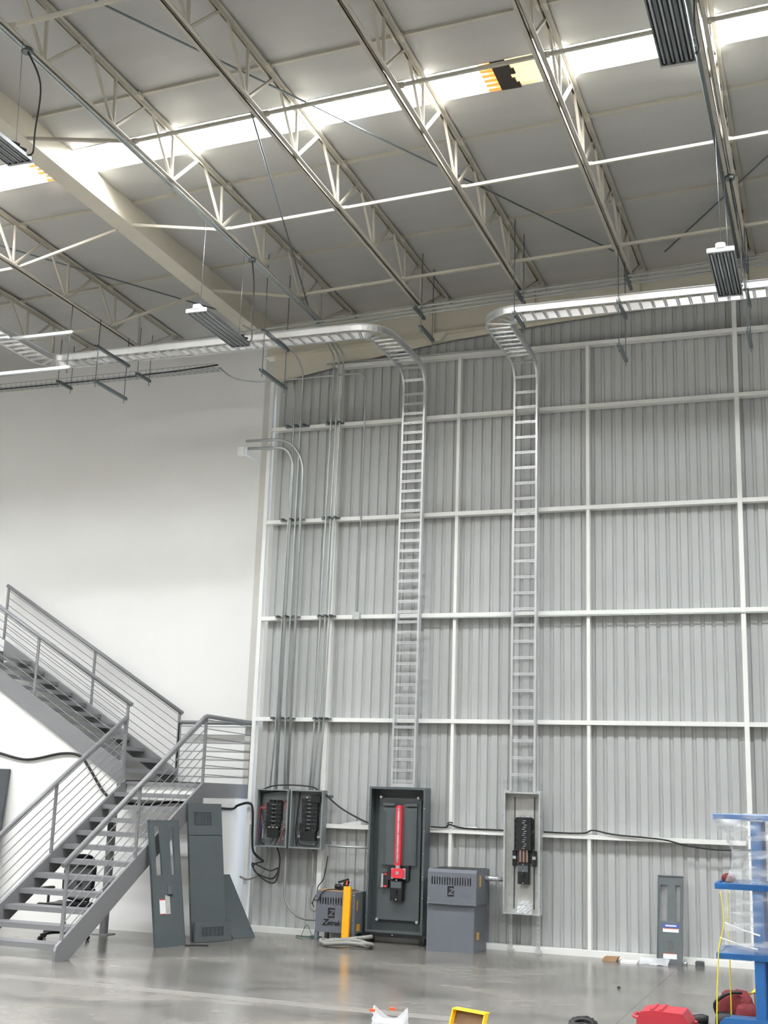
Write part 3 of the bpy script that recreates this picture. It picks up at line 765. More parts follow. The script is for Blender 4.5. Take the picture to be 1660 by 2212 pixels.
# ------------------------------------------------------------------ leaning covers beside the stairs
def leaning(name, label, cat, base, ux, w, h, lean, build, group=None):
    """local frame: x along width, z up the plate, y = outward normal is -y; tilted back by lean"""
    t = Thing(name, label, cat, (base[0], base[1], .004), group, local=True)
    u = Vector((ux[0], ux[1], 0)).normalized(); n = Vector((-u.y, u.x, 0))      # n points to the back
    v = n*math.sin(lean)+Vector((0, 0, math.cos(lean))); b = u.cross(v)*-1
    b = v.cross(u)                                                              # back normal
    mw = Matrix.Identity(4)
    for q in range(3): mw[q][0], mw[q][1], mw[q][2] = u[q], b[q], v[q]
    mw = Matrix.Translation(t.o.location) @ mw
    t.o.matrix_world = mw
    build(t, w, h); return t
def slotted(t, w, h):
    m = MB(); th = .02
    # plate with two tall openings, built from strips
    s0, s1, s2, s3 = .09, .19, .36, .43; z0, z1 = .88, 1.49
    m.box(0, w, 0, .004, 0, z0); m.box(0, w, 0, .004, z1, h)
    for a, b in ((0, s0), (s1, s2), (s3, w)): m.box(a, b, 0, .004, z0, z1)
    t.part('plate', m, 'panel_grey')
    f = MB(); f.box(0, .006, -.004, .03, 0, h); f.box(w-.006, w, -.004, .03, 0, h); f.box(0, w, -.004, .03, h-.006, h); t.part('rim', f, 'panel_grey')
    for a in (s1-.004, s3-.004): t.part('slot_edge', MB().box(a, a+.006, -.004, .02, z0, z1), 'panel_grey')
    t.part('latch_plate', MB().box(.27, .33, -.008, 0, .63, .74), 'trafo_grey')
    t.part('latch', MB().box(.255, .34, -.016, -.008, .625, .64), 'slot_black')
    l = t.part('label_sheet', MB().box(.115, .215, -.003, 0, .4, .585), 'white_paper')
    t.part('label_band', MB().box(.115, .215, -.0045, -.003, .572, .585), 'red_cover', l); t.part('label_band', MB().box(.115, .215, -.0045, -.003, .4, .408), 'red_cover', l)
    t.part('label_sheet', MB().box(.215, .3, -.004, 0, .4, .63), 'galv_back')
leaning('panel_cover', 'grey panel cover with two tall slots and paper labels leaning on the stair', 'cover', (-8.197, -2.595), (.25, .97), .54, 1.57, R(10.1), slotted)
def pan(t, w, h, d, m):
    f = MB(); f.box(0, .005, .004, d, 0, h); f.box(w-.005, w, .004, d, 0, h); f.box(.005, w-.005, .004, d, h-.005, h); f.box(.005, w-.005, .004, d, 0, .005); t.part('rim', f, m); t.part('back_sheet', MB().box(.005, w-.005, d-.004, d, .005, h-.005), m)
def tallc(t, w, h):
    t.part('plate', MB().box(0, w, 0, .004, 0, 1.36), 'panel_grey')
    t.part('vent_plate', holed_plate(MB(), 0, w, 0, .004, 1.368, h, .09, .4, 1.5, 1.68, 6, 9, .8, .5), 'panel_grey')
    pan(t, w, h, .04, 'panel_grey')
    for xx in (.06, .5): t.part('rivet', MB().disc((xx, -.002, 1.345), .006), 'screw')
leaning('panel_cover', 'tall plain grey cover with a vent grille at its top, leaning under the landing', 'cover', (-8.188, -1.665), (.42, .91), .57, 1.79, R(9.2), tallc)
def smallc(t, w, h):
    t.part('vent_plate', holed_plate(MB(), 0, w, 0, .004, 0, h, .1, .48, .07, .19, 6, 8, .8, .5), 'panel_grey')
    pan(t, w, h, .03, 'panel_grey')
leaning('panel_cover', 'low grey vented cover standing at the foot of the tall cover', 'cover', (-8.1, -1.75), (.43, .9), .6, .25, R(5), smallc)
def plainc(t, w, h):
    t.part('plate', MB().bbox(0, w, 0, .012, 0, h, .003), 'panel_grey')
    f = MB(); f.box(0, .006, 0, .05, 0, h); f.box(w-.006, w, 0, .05, 0, h); t.part('rim', f, 'panel_grey')
leaning('panel_cover', 'short plain dark plate leaning back beside the tall vented cover', 'cover', (-7.92, -1.0), (.3, .95), .43, .97, R(35), plainc)
def darkc(t, w, h):
    t.part('plate', MB().bbox(0, w, 0, .05, 0, h, .006), 'dark_grey'); t.part('rim', MB().box(w-.012, w, -.006, 0, 0, h), 'dark_grey')
leaning('panel_cover', 'tall dark flat panel standing against the closet beyond the stairs', 'cover', (-12.24, -1.28), (1, 0), .5, 2.17, R(5.1), darkc)

# ------------------------------------------------------------------ electrical boxes on the metal wall
def open_box(t, x0, x1, y0, y1, z0, z1, m, lip=.018, back=None, th=.006):
    b = MB(); b.box(x0, x1, y1-th, y1, z0, z1); t.part('back_plate', b, back or m)
    s = MB(); s.box(x0, x0+th, y0, y1-th, z0, z1); s.box(x1-th, x1, y0, y1-th, z0, z1); s.box(x0+th, x1-th, y0, y1-th, z0, z0+th); s.box(x0+th, x1-th, y0, y1-th, z1-th, z1)
    t.part('box_sides', s, m)
    l = MB(); l.box(x0, x0+lip, y0-.004, y0, z0, z1); l.box(x1-lip, x1, y0-.004, y0, z0, z1); l.box(x0+lip, x1-lip, y0-.004, y0, z0, z0+lip); l.box(x0+lip, x1-lip, y0-.004, y0, z1-lip, z1)
    t.part('front_lip', l, m)
# left breaker box
t = Thing('breaker_box', 'open breaker box with red, white and black wires, nearest the corner post', 'breaker box', (-7.815, -.1, 1.19))
x0, x1, z0, z1 = -8.065, -7.565, 1.19, 2.0
open_box(t, x0, x1, -.2, -.04, z0, z1, 'box_steel', back='box_steel')
t.part('bus_plate', MB().box(-7.98, -7.64, -.075, -.047, 1.28, 1.9), 'box_steel')
for k in range(6):
    zz = 1.47+.058*k
    for s in (-1, 1): t.part('breaker', MB().bbox(-7.8 if s > 0 else -7.93, -7.69 if s > 0 else -7.81, -.155, -.075, zz, zz+.052, .006), 'black_plastic')
    t.part('bus_tab', MB().box(-7.84, -7.77, -.158, -.15, zz+.02, zz+.028), 'screw')
t.part('main_breaker', MB().bbox(-7.9, -7.72, -.16, -.075, 1.32, 1.46, .01), 'black_plastic')
for k in range(3): t.part('lug', MB().box(-7.88+.06*k, -7.845+.06*k, -.165, -.12, 1.455, 1.475), 'screw')
for k in range(4): t.part('lug', MB().box(-7.89+.055*k, -7.86+.055*k, -.15, -.1, 1.815, 1.85), 'black_plastic')
t.part('neutral_bar', MB().box(-7.99, -7.97, -.12, -.075, 1.3, 1.5), 'screw')
for k in range(7):
    zz = 1.44+.018*k
    t.part('wire', MB().tube(spline([(-7.93, -.13, zz), (-7.99, -.12, zz+.01), (-8.02, -.12, zz-.02+.02*k)], 4), .005, 5), 'mesh_grey')
    t.part('wire', MB().tube(spline([(-7.69, -.13, zz), (-7.63, -.12, zz+.008), (-7.6, -.12, zz+.03)], 4), .005, 5), 'grey_flex')
for k in range(3):
    t.part('wire', MB().tube(spline([(-7.92, -.14, 1.76-.016*k), (-8.0, -.13, 1.752-.016*k), (-8.04, -.12, 1.7), (-8.035, -.11, 1.4), (-8.04, -.11, 1.25)], 5), .007, 5), ('wire_red', 'grey_flex', 'wire_red')[k])
t.part('wire', MB().tube(spline([(-8.02, -.12, 1.95), (-8.03, -.11, 1.7), (-8.015, -.11, 1.3), (-7.95, -.11, 1.22)], 5), .012, 6), 'black_rubber')
t.part('wire', MB().tube(spline([(-8.025, -.13, 1.55), (-8.02, -.12, 1.45), (-8.035, -.11, 1.25)], 5), .007, 5), 'wire_blue')
t.part('wire', MB().tube(spline([(-8.0, -.13, 1.94), (-7.8, -.12, 1.97), (-7.62, -.11, 1.985)], 5), .012, 6), 'black_rubber')
for k in range(5):
    t.part('wire', MB().tube(spline([(-7.7+.01*k, -.12, 1.85), (-7.64+.01*k, -.11, 1.8), (-7.615, -.12, 1.55-.02*k), (-7.66-.02*k, -.12, 1.4), (-7.7-.04*k, -.11, 1.22)], 5), .005, 5), ('wire_red', 'grey_flex', 'black_rubber', 'grey_flex', 'black_rubber')[k])
# right breaker box
t = Thing('breaker_box', 'open breaker box with a tall black breaker stack and no coloured wires', 'breaker box', (-7.275, -.1, 1.19))
x0, x1, z0, z1 = -7.527, -7.025, 1.19, 2.003
open_box(t, x0, x1, -.2, -.04, z0, z1, 'box_steel', back='box_steel')
t.part('bus_plate', MB().box(-7.44, -7.08, -.075, -.047, 1.24, 1.93), 'box_steel')
for k in range(8):
    zz = 1.45+.055*k
    for s in (-1, 1): t.part('breaker', MB().bbox(-7.25 if s > 0 else -7.37, -7.12 if s > 0 else -7.25, -.155, -.075, zz, zz+.05, .006), 'black_plastic')
    t.part('bus_tab', MB().box(-7.275, -7.225, -.158, -.15, zz+.02, zz+.028), 'screw')
t.part('top_block', MB().bbox(-7.24, -7.07, -.165, -.075, 1.83, 1.93, .01), 'black_plastic')
for k in range(3): t.part('lug', MB().box(-7.3+.06*k, -7.27+.06*k, -.16, -.12, 1.885, 1.91), 'screw')
for s, xa in ((0, -7.43), (1, -7.26)):
    blk = t.part('terminal_block', MB().bbox(xa, xa+.13, -.14, -.075, 1.43, 1.54, .006), 'black_plastic')
    for i in range(3):
        for j in range(4): t.part('terminal_screw', MB().disc((xa+.025+.04*i, -.142, 1.445+.026*j), .007, seg=6), 'screw', blk)
t.part('main_breaker', MB().bbox(-7.38, -7.14, -.16, -.075, 1.3, 1.43, .012), 'black_plastic')
for xa in (-7.42, -7.12): t.part('lug', MB().box(xa, xa+.05, -.13, -.075, 1.34, 1.37), 'screw')
t.part('wire', MB().tube(spline([(-7.42, -.12, 1.97), (-7.44, -.12, 1.7), (-7.46, -.12, 1.4), (-7.44, -.11, 1.22)], 6), .012, 6), 'black_rubber')
t.part('wire', MB().tube(spline([(-7.4, -.13, 1.34), (-7.42, -.12, 1.28), (-7.36, -.12, 1.24), (-7.15, -.12, 1.24), (-7.1, -.12, 1.35)], 6), .008, 6), 'black_rubber')
t.part('mount_strut', MB().box(-8.1, -6.95, -.04, -.0, 1.9, 1.94), 'strut_green')
t.part('mount_strut', MB().box(-8.1, -6.95, -.04, -.0, 1.26, 1.3), 'strut_green')

# tall switchboard panel with the red bus cover
t = Thing('switchboard_panel', 'tall open dark grey panel on black feet with a long red busbar cover', 'panel', (-5.88, -.13, 0))
x0, x1, z0, z1 = -6.3, -5.475, .14, 2.08
open_box(t, x0, x1, -.25, -.01, z0, z1, 'panel_grey', lip=.03, back='panel_grey')
f = MB(); f.box(-6.3, -5.46, -.25, -.21, .09, .145); f.box(-6.3, -5.46, -.05, -.01, .09, .145); f.box(-6.3, -6.26, -.21, -.05, .09, .145); f.box(-5.5, -5.46, -.21, -.05, .09, .145)
t.part('base_frame', f, 'black_plastic')
for xx in (-6.3, -5.515):
    for yy in (-.25, -.065): t.part('foot', MB().box(xx, xx+.055, yy, yy+.055, 0, .09), 'black_plastic')
t.part('inner_plate', MB().box(-6.2, -5.58, -.1, -.085, .3, 1.93), 'panel_grey')
t.part('dead_front', MB().box(-6.13, -5.63, -.14, -.1, 1.03, 1.8), 'panel_grey')
for xa, xb in ((-6.128, -6.07), (-5.69, -5.632)):
    m = MB()
    for r in range(34):
        for c in range(2):
            a = xa+(xb-xa)/2*c; z = 1.04+.72/34*r; m.box(a, a+.023, -.144, -.139, z, z+.01)
    t.part('perforated_strip', m, 'panel_grey')
for xa in (-6.13, -5.8): t.part('top_bracket', MB().box(xa, xa+.17, -.15, -.12, 1.825, 1.86), 'panel_grey')
m = MB(); m.bbox(-5.9, -5.8, -.21, -.14, 1.03, 1.8, .012); rc = t.part('bus_cover', MB().prism([(-5.91, 1.03), (-5.83, 1.03), (-5.83, 1.81), (-5.845, 1.835), (-5.895, 1.835), (-5.91, 1.81)], 'y', -.22, -.14), 'red_cover')
t.part('bus_bar', MB().box(-5.882, -5.858, -.223, -.219, 1.07, 1.8), 'galv', rc)
for zz in (1.78, 1.61, 1.46, 1.3, 1.2, 1.1): t.part('bolt', MB().disc((-5.87, -.226, zz), .013, t=.012), 'screw', rc)
t.part('link_bar', MB().box(-5.9, -5.84, -.2, -.17, .98, 1.035), 'alu')
hb = t.part('handle_block', MB().prism([(-5.955, .88), (-5.93, .86), (-5.8, .86), (-5.775, .88), (-5.775, .965), (-5.8, .99), (-5.93, .99), (-5.955, .965)], 'y', -.22, -.16), 'red_cover')
t.part('bolt', MB().disc((-5.865, -.225, .93), .025, t=.014), 'screw', hb)
for xa in (-5.965, -5.795): t.part('lug', MB().box(xa, xa+.035, -.19, -.14, .85, .99), 'alu')
t.part('breaker_housing', MB().box(-6.03, -5.72, -.16, -.1, .83, 1.03), 'slot_black')
br = t.part('main_breaker', MB().bbox(-5.97, -5.79, -.2, -.1, .56, .83, .012), 'black_plastic')
t.part('breaker_plate', MB().box(-5.96, -5.81, -.204, -.2, .73, .81), 'panel_grey', br)
t.part('breaker_toggle', MB().bbox(-5.9, -5.87, -.235, -.2, .65, .71, .006), 'slot_black', br)
for zz in (.58, .835): t.part('bolt', MB().disc((-5.88, -.207, zz), .01, t=.008), 'screw', br)
nb = t.part('neutral_block', MB().box(-6.11, -6.02, -.15, -.1, .72, .92), 'slot_black')
t.part('neutral_bar', MB().box(-6.115, -6.085, -.175, -.15, .73, .91), 'screw', nb)
for zz in (.73, .89): t.part('insulator', MB().box(-6.08, -6.04, -.16, -.15, zz, zz+.025), 'red_cover', nb)
for xx, zz in ((-6.17, 1.94), (-5.62, 1.94), (-6.18, .3), (-5.6, .29)): t.part('stud', MB().tube([(xx, -.13, zz), (xx, -.1, zz)], .02, 8), 'galv')
for zz in (.35, .62, .9, 1.2, 1.5, 1.8):
    for xx in (-6.292, -5.483): t.part('screw', MB().disc((xx, -.256, zz), .008, seg=6, t=.008), 'screw')
t.part('base_bolt', MB().disc((-5.9, -.254, .118), .01, t=.008), 'screw')
t.part('coupling', MB().tube([(-5.47, -.13, .86), (-5.27, -.16, .86)], .025, 10), 'screw')

# slim galvanised panel
t = Thing('electrical_panel', 'slim galvanised open panel with a black breaker stack, fed by the second ladder tray', 'panel', (-4.12, -.1, .03))
x0, x1, z0, z1 = -4.375, -3.875, .487, 2.065
open_box(t, x0, x1, -.2, -.05, z0, z1, 'galv', back='galv_back', lip=.02)
for xa in (-4.375, -3.96): t.part('top_bracket', MB().box(xa, xa+.085, -.2, -.05, z1, z1+.02), 'alu')
for xx in (-4.255, -3.985): t.part('side_rod', MB().box(xx-.006, xx+.006, -.075, -.056, .55, 2.0), 'dark_grey')
st = t.part('breaker_stack', MB().bbox(-4.225, -4.005, -.145, -.056, 1.31, 1.735, .008), 'black_plastic')
for k in range(5):
    zz = 1.325+.082*k
    for s in (-1, 1): t.part('breaker_tooth', MB().bbox((-4.238 if s < 0 else -4.006), (-4.224 if s < 0 else -3.992), -.13, -.06, zz, zz+.06, .004), 'black_plastic', st)
for k in range(14): t.part('bus_tab', MB().box(-4.135+.012*(k % 3), -4.095+.012*(k % 3), -.149, -.145, 1.33+.0275*k, 1.337+.0275*k), 'screw', st)
for k in range(4): t.part('lug', MB().box(-4.19+.045*k, -4.165+.045*k, -.14, -.09, 1.735, 1.755), 'screw', st)
for k in range(3): t.part('bus_bar', MB().box(-4.175+.045*k, -4.145+.045*k, -.13, -.1, 1.15, 1.31), 'copper')
t.part('bus_backing', MB().box(-4.2, -4.02, -.09, -.056, 1.14, 1.31), 'slot_black')
for xa in (-4.27, -4.0):
    nb = t.part('neutral_block', MB().box(xa, xa+.05, -.12, -.056, 1.1, 1.3), 'black_plastic'); t.part('lug', MB().box(xa+.005, xa+.05, -.135, -.12, 1.19, 1.23), 'screw', nb)
br = t.part('main_breaker', MB().bbox(-4.19, -4.035, -.155, -.056, .87, 1.14, .01), 'black_plastic')
t.part('breaker_plate', MB().box(-4.185, -4.05, -.159, -.155, 1.03, 1.11), 'panel_grey', br)
t.part('breaker_toggle', MB().bbox(-4.13, -4.1, -.185, -.155, .96, 1.02, .005), 'slot_black', br)
for zz in (.885, 1.04, 1.125): t.part('bolt', MB().disc((-4.115, -.161, zz), .008, t=.006, seg=6), 'screw', br)
for xx in (-4.3, -3.93):
    s = holed_plate(MB(), xx-.02, xx+.02, -.05, -.045, .03, z1, xx-.008, xx+.008, .1, .46, 1, 6, 1, .42); s.box(xx-.02, xx-.016, -.045, -.01, .03, z1); s.box(xx+.016, xx+.02, -.045, -.01, .03, z1)
    t.part('mount_strut', s, 'galv')
    t.part('foot_clip', MB().box(xx-.03, xx+.05, -.1, -.02, .0, .035), 'galv')
for zz in (.6, 1.0, 1.35, 1.75):
    for xx in (-4.379, -3.871): t.part('screw', MB().disc((xx, -.19, zz), .006, ax='x', seg=6, t=.012), 'dark_grey')
# crumpled clear bag with papers lying in it
def crumple(cx, cy, z0, w, h, d, n=9, seed=1, amp=.03):
    rnd = random.Random(seed); R_ = [[rnd.uniform(-1, 1) for _ in range(n+1)] for _ in range(n+1)]
    return MB().grid(lambda u, v: (cx-w/2+w*u+amp*.4*R_[int(v*n)][int(u*n)], cy+amp*R_[int(u*n)][int(v*n)]+d*v, z0+h*v+amp*.4*R_[int(u*n)][int(v*n)]), n, n, False)
single('plastic_bag', crumple(-4.1, -.13, .497, .2, .16, .05, 7, 3, .012), 'bag_film', 'small crumpled clear bag lying in the bottom of the slim panel', 'bag')

# transformers
t = Thing('transformer', 'large slate grey floor transformer standing before the metal wall', 'transformer', (-4.96, -.3, 0))
t.part('body', MB().bbox(-5.29, -4.64, -.64, .0-.02, 0, .63, .008), 'trafo_grey')
m = MB().box(-5.27, -4.615, -.56, -.02, .6, 1.035)
m.box(-5.275, -5.27, -.676, -.02, .6, 1.0); m.box(-4.615, -4.61, -.676, -.02, .6, 1.0); m.box(-5.27, -4.615, -.676, -.56, .6, .605)
m.prism([(-.68, 1.0), (-.02, 1.0), (-.02, 1.04), (-.64, 1.04)], 'x', -5.275, -4.61)
hd = t.part('hood', m, 'trafo_grey')
t.part('slotted_front', holed_plate(MB(), -5.275, -4.61, -.68, -.676, .6, 1.0, -5.22, -4.66, .84, .94, 16, 1, .42, 1), 'trafo_grey', hd)
t.part('hood_lip', MB().box(-5.28, -4.605, -.685, -.67, .595, .61), 'trafo_grey')
t.part('top_plate', MB().box(-5.24, -4.64, -.6, -.04, 1.04, 1.044), 'black_plastic')
t.part('emblem_plate', MB().box(-5.0, -4.91, -.684, -.68, .7, .83), 'black_plastic', hd)
e = text_mesh('Z', .11, .3, .0008, .004); e.materials.append(MATS['trafo_grey'])
o = link('emblem_mark', e, hd); o.location = (-4.99+4.96, -.6855+.3, .725); o.rotation_euler = (R(90), 0, 0)
for xx in (-5.25, -4.64):
    for zz in (.66, .97): t.part('screw', MB().disc((xx, -.684, zz), .008, t=.008, seg=6), 'screw', hd)
t.part('warning_label', MB().box(-4.612, -4.607, -.52, -.46, .83, .97), 'warn_label', hd)
t.part('warning_label', MB().box(-4.641, -4.637, -.52, -.4, .16, .25), 'warn_label')
conduit([(-4.62, -.25, .93), (-4.38, -.13, .92)], .032, 'short bright conduit nipple joining the large transformer and the slim panel', 'thin wall conduits', 'screw', name='conduit_nipple')

t = Thing('transformer', 'small slate grey transformer lettered Zetrak behind the yellow bar', 'transformer', (-6.65, -.3, 0))
b = MB().box(-6.94, -6.36, -.4, -.08, .12, .655); b.box(-6.94, -6.935, -.495, -.4, .12, .655); b.box(-6.365, -6.36, -.495, -.4, .12, .655); b.box(-6.935, -6.365, -.495, -.4, .65, .655); b.box(-6.935, -6.365, -.495, -.4, .12, .125)
t.part('body', b, 'trafo_grey')
t.part('slotted_front', holed_plate(MB(), -6.94, -6.36, -.5, -.495, .12, .655, -6.88, -6.42, .48, .575, 12, 1, .42, 1), 'trafo_grey')
for xx in (-6.945, -6.405):
    for yy in (-.5, -.13): t.part('foot', MB().box(xx, xx+.05, yy, yy+.05, 0, .125), 'trafo_grey')
t.part('under_tray', MB().box(-6.68, -6.42, -.42, -.1, .03, .122), 'trafo_grey')
t.part('emblem_plate', MB().box(-6.755, -6.655, -.504, -.5, .31, .44), 'black_plastic')
me = text_mesh('Z', .115, .3, .0008, .004); me.materials.append(MATS['trafo_grey'])
o = link('emblem_mark', me, t.o); o.location = (-6.745+6.65, -.506+.3, .335); o.rotation_euler = (R(90), 0, 0)
me = text_mesh('Z', .115, .3, .0008, .004); me.materials.append(MATS['black_plastic'])
o = link('lettering', me, t.o); o.location = (-6.835+6.65, -.502+.3, .21); o.rotation_euler = (R(90), 0, 0)
me = text_mesh('etrak', .09, .3, .0008, .003); me.materials.append(MATS['black_plastic'])
o = link('lettering', me, t.o); o.location = (-6.765+6.65, -.502+.3, .215); o.rotation_euler = (R(90), 0, 0)
for xx in (-6.915, -6.39):
    for zz in (.15, .3, .45, .62): t.part('screw', MB().disc((xx, -.503, zz), .007, t=.006, seg=6), 'screw')
t.part('warning_label', MB().box(-6.361, -6.357, -.44, -.4, .42, .55), 'warn_label')
t.part('warning_label', MB().box(-6.361, -6.357, -.42, -.3, .15, .24), 'warn_label')
single('cardboard_sheet', MB().box(-6.92, -6.46, -.47, -.12, .656, .668), 'cardboard', 'tan cardboard sheet lying on the small transformer', 'cardboard')
t = Thing('drill', 'small black power tool lying on the cardboard over the small transformer', 'tool', (-6.64, -.3, .668), local=True)
m = MB(); m.tube([(-.1, 0, .04), (-.02, 0, .04)], .035, 8); t.part('motor', m, 'black_plastic')
m = MB(); m.bar((.04, 0, .03), (.08, -.02, .13), .05, .06); t.part('grip', m, 'black_plastic')
t.part('battery', MB().bbox(.0, .1, -.05, .04, 0, .06, .01), 'black_plastic')
t.part('head', MB().bar((-.05, -.01, .1), (.1, -.02, .145), .04, .03), 'black_rubber')
t.part('orange_trim', MB().bar((.085, -.045, .07), (.09, -.045, .13), .02, .01), 'orange')
t.part('cord', MB().tube(spline([(-.08, -.05, .01), (0, -.1, .008), (.1, -.06, .01), (.2, .02, .01)]), .006, 5), 'black_rubber')
single('bumper_bar', MB().bar((-6.452, -.59, .0), (-6.468, -.52, .735), .1, .05, (0, 1, 0)), 'yellow_bar', 'yellow steel bar leaning on the front of the small transformer', 'bar')

# ------------------------------------------------------------------ leaning cover at the right
def rdoor(t, w, h):
    m = MB(); z0, z1 = .52, .97; a0, a1, b0, b1 = .035, .125, .225, .285
    holed_plate(m, 0, w, 0, .004, 0, z0, .125, .2, .16, .27, 1, 1, 1, 1); m.box(0, w, 0, .004, z1, h)
    for a, b in ((0, a0), (a1, b0), (b1, w)): m.box(a, b, 0, .004, z0, z1)
    t.part('plate', m, 'panel_grey')
    f = MB(); f.box(0, .012, -.012, .03, 0, h); f.box(w-.012, w, -.012, .03, 0, h); f.box(0, w, -.012, .03, h-.014, h); t.part('rim', f, 'panel_grey')
    for a in (a0, b0): t.part('window_pane', MB().box(a, a+.09 if a == a0 else b1, .02, .024, z0, z1), 'pane_film')
    s = t.part('blue_sticker', MB().box(.06, .27, -.003, 0, .44, .485), 'blue_label'); t.part('sticker_text', MB().box(.1, .24, -.004, -.003, .455, .472), 'white_paper', s)
    s = t.part('paper_label', MB().box(.07, .27, -.003, 0, .385, .43), 'white_paper'); t.part('label_text', MB().box(.08, .26, -.004, -.003, .424, .43), 'orange', s)
    s = t.part('paper_label', MB().box(.08, .25, -.003, 0, .06, .125), 'white_paper'); t.part('label_text', MB().box(.08, .25, -.004, -.003, .119, .125), 'orange', s)
leaning('panel_cover', 'narrow grey panel cover with blue and white stickers leaning on the metal wall', 'cover', (-2.375, -.14), (1, 0), .32, 1.09, R(13), rdoor)

# ------------------------------------------------------------------ loose cables and flexible conduit
def cable(pts, r, label, group=None, m='black_rubber', n=6, name='cable', cat='cable'):
    return single(name, MB().tube(spline(pts, n), r, 6), m, label, cat, group)
cable([(-12.2, -1.062, 2.44), (-11.94, -1.062, 2.39), (-11.45, -1.062, 2.31), (-10.87, -1.062, 2.41), (-10.56, -1.062, 2.385), (-10.38, -1.062, 2.22), (-10.12, -1.062, 1.9), (-9.93, -1.062, 1.76)], .02, 'thick black cable draped on the white infill wall below the upper stair flight')
cable([(-9.93, -1.062, 1.76), (-9.75, -1.061, 1.735), (-9.4, -1.061, 1.72), (-9.0, -1.061, 1.77), (-8.7, -1.061, 1.765), (-8.52, -1.062, 1.73)], .02, 'thick black cable hung along the closet wall under the landing')
cable([(-8.52, -1.062, 1.73), (-8.48, -1.062, 1.73), (-8.472, -.98, 1.74), (-8.471, -.6, 1.71), (-8.471, -.15, 1.7), (-8.42, -.09, 1.75), (-8.26, -.06, 1.79), (-8.19, -.06, 1.7), (-8.17, -.06, 1.3), (-8.12, -.09, 1.1), (-7.96, -.088, .985)], .018, 'thick black cable rounding the closet corner and dropping beside the breaker box')
cable([(-7.99, -.175, 1.99), (-7.8, -.178, 2.05), (-7.5, -.178, 2.065), (-7.2, -.175, 2.045), (-7.12, -.165, 1.99)], .011, 'black cable arching between the tops of the two breaker boxes')
cable([(-7.03, -.1, 1.95), (-6.8, -.11, 1.78), (-6.5, -.1, 1.63), (-6.29, -.12, 1.56)], .012, 'black cable sagging from the tall-stack breaker box to the panel with the red cover')
cable([(-7.95, -.08, .98), (-8.1, -.1, .93), (-8.05, -.12, .82), (-7.8, -.1, .75), (-7.72, -.08, .9), (-7.85, -.1, .86), (-8.12, -.12, .95), (-8.0, -.12, .78), (-7.75, -.12, .7), (-7.7, -.09, 1.0), (-7.75, -.1, 1.19)], .011, 'tangle of black wire hanging below the breaker box nearest the corner')
cable([(-8.35, -.03, .75), (-8.2, -.035, .72), (-7.98, -.035, .85), (-7.92, -.05, 1.1), (-7.92, -.1, 1.2)], .016, 'grey flexible conduit stub beside the corner post', 'flexible conduits', 'grey_flex', name='flexible_conduit', cat='conduit')
cable([(-7.6, -.1, 1.19), (-7.6, -.1, .8), (-7.56, -.12, .45), (-7.3, -.2, .26), (-7.0, -.28, .25), (-6.93, -.28, .25)], .019, 'grey flexible conduit looping low from the corner breaker box to the small transformer', 'flexible conduits', 'grey_flex', name='flexible_conduit', cat='conduit')
cable([(-7.18, -.1, 1.19), (-7.18, -.1, .7), (-7.19, -.12, .45), (-7.12, -.16, .36), (-6.93, -.25, .37)], .017, 'grey flexible conduit dropping from the tall-stack breaker box to the small transformer', 'flexible conduits', 'grey_flex', name='flexible_conduit', cat='conduit')
cable([(-6.97, -.06, 1.1), (-7.02, -.06, .8), (-7.1, -.06, .68), (-7.1, -.1, .58), (-7.14, -.14, .47), (-7.12, -.14, .4)], .007, 'thin grey wire hanging beside the small transformer')
cable([(-7.13, -.2, .46), (-7.02, -.4, .51), (-6.965, -.512, .53), (-6.9, -.512, .54), (-6.86, -.514, .62), (-6.8, -.508, .668), (-6.74, -.47, .68), (-6.6, -.4, .68)], .007, 'thin black cord trailing over the front of the small transformer')
cable([(-5.46, -.03, 1.56), (-5.25, -.015, 1.56), (-5.19, -.03, 1.6), (-5.0, -.01, 1.56), (-4.5, -.012, 1.553), (-4.37, -.012, 1.553)], .011, 'black cable lying on the low girt between tall panel and slim panel')
cable([(-3.87, -.012, 1.553), (-3.35, -.012, 1.556), (-3.2, -.02, 1.6), (-2.9, -.02, 1.555), (-2.3, -.03, 1.52), (-2.0, -.03, 1.46), (-1.6, -.03, 1.42), (-1.1, -.028, 1.44)], .011, 'black cable drooping over the low girt past the leaning narrow cover')
single('rubber_ring', MB().tube([(-5.19+.035*math.cos(a*.63), .0+.03*math.sin(a*.63), 1.62+.01*math.sin(a)) for a in range(10)], .008, 6, closed=True), 'black_rubber', 'black rubber ring round the post above the low girt', 'ring')
# papers on the girt
single('paper_stack', MB().prism([(-6.82, 1.543), (-6.5, 1.543), (-6.52, 1.6), (-6.76, 1.565)], 'y', .0, .09), 'white_paper', 'white papers lying on the low girt between breaker boxes and tall panel', 'paper')
single('paper_stack', MB().prism([(-5.15, 1.543), (-4.82, 1.543), (-4.83, 1.585), (-5.12, 1.57)], 'y', -.0, .1), 'white_paper', 'white papers lying on the low girt behind the large transformer', 'paper')
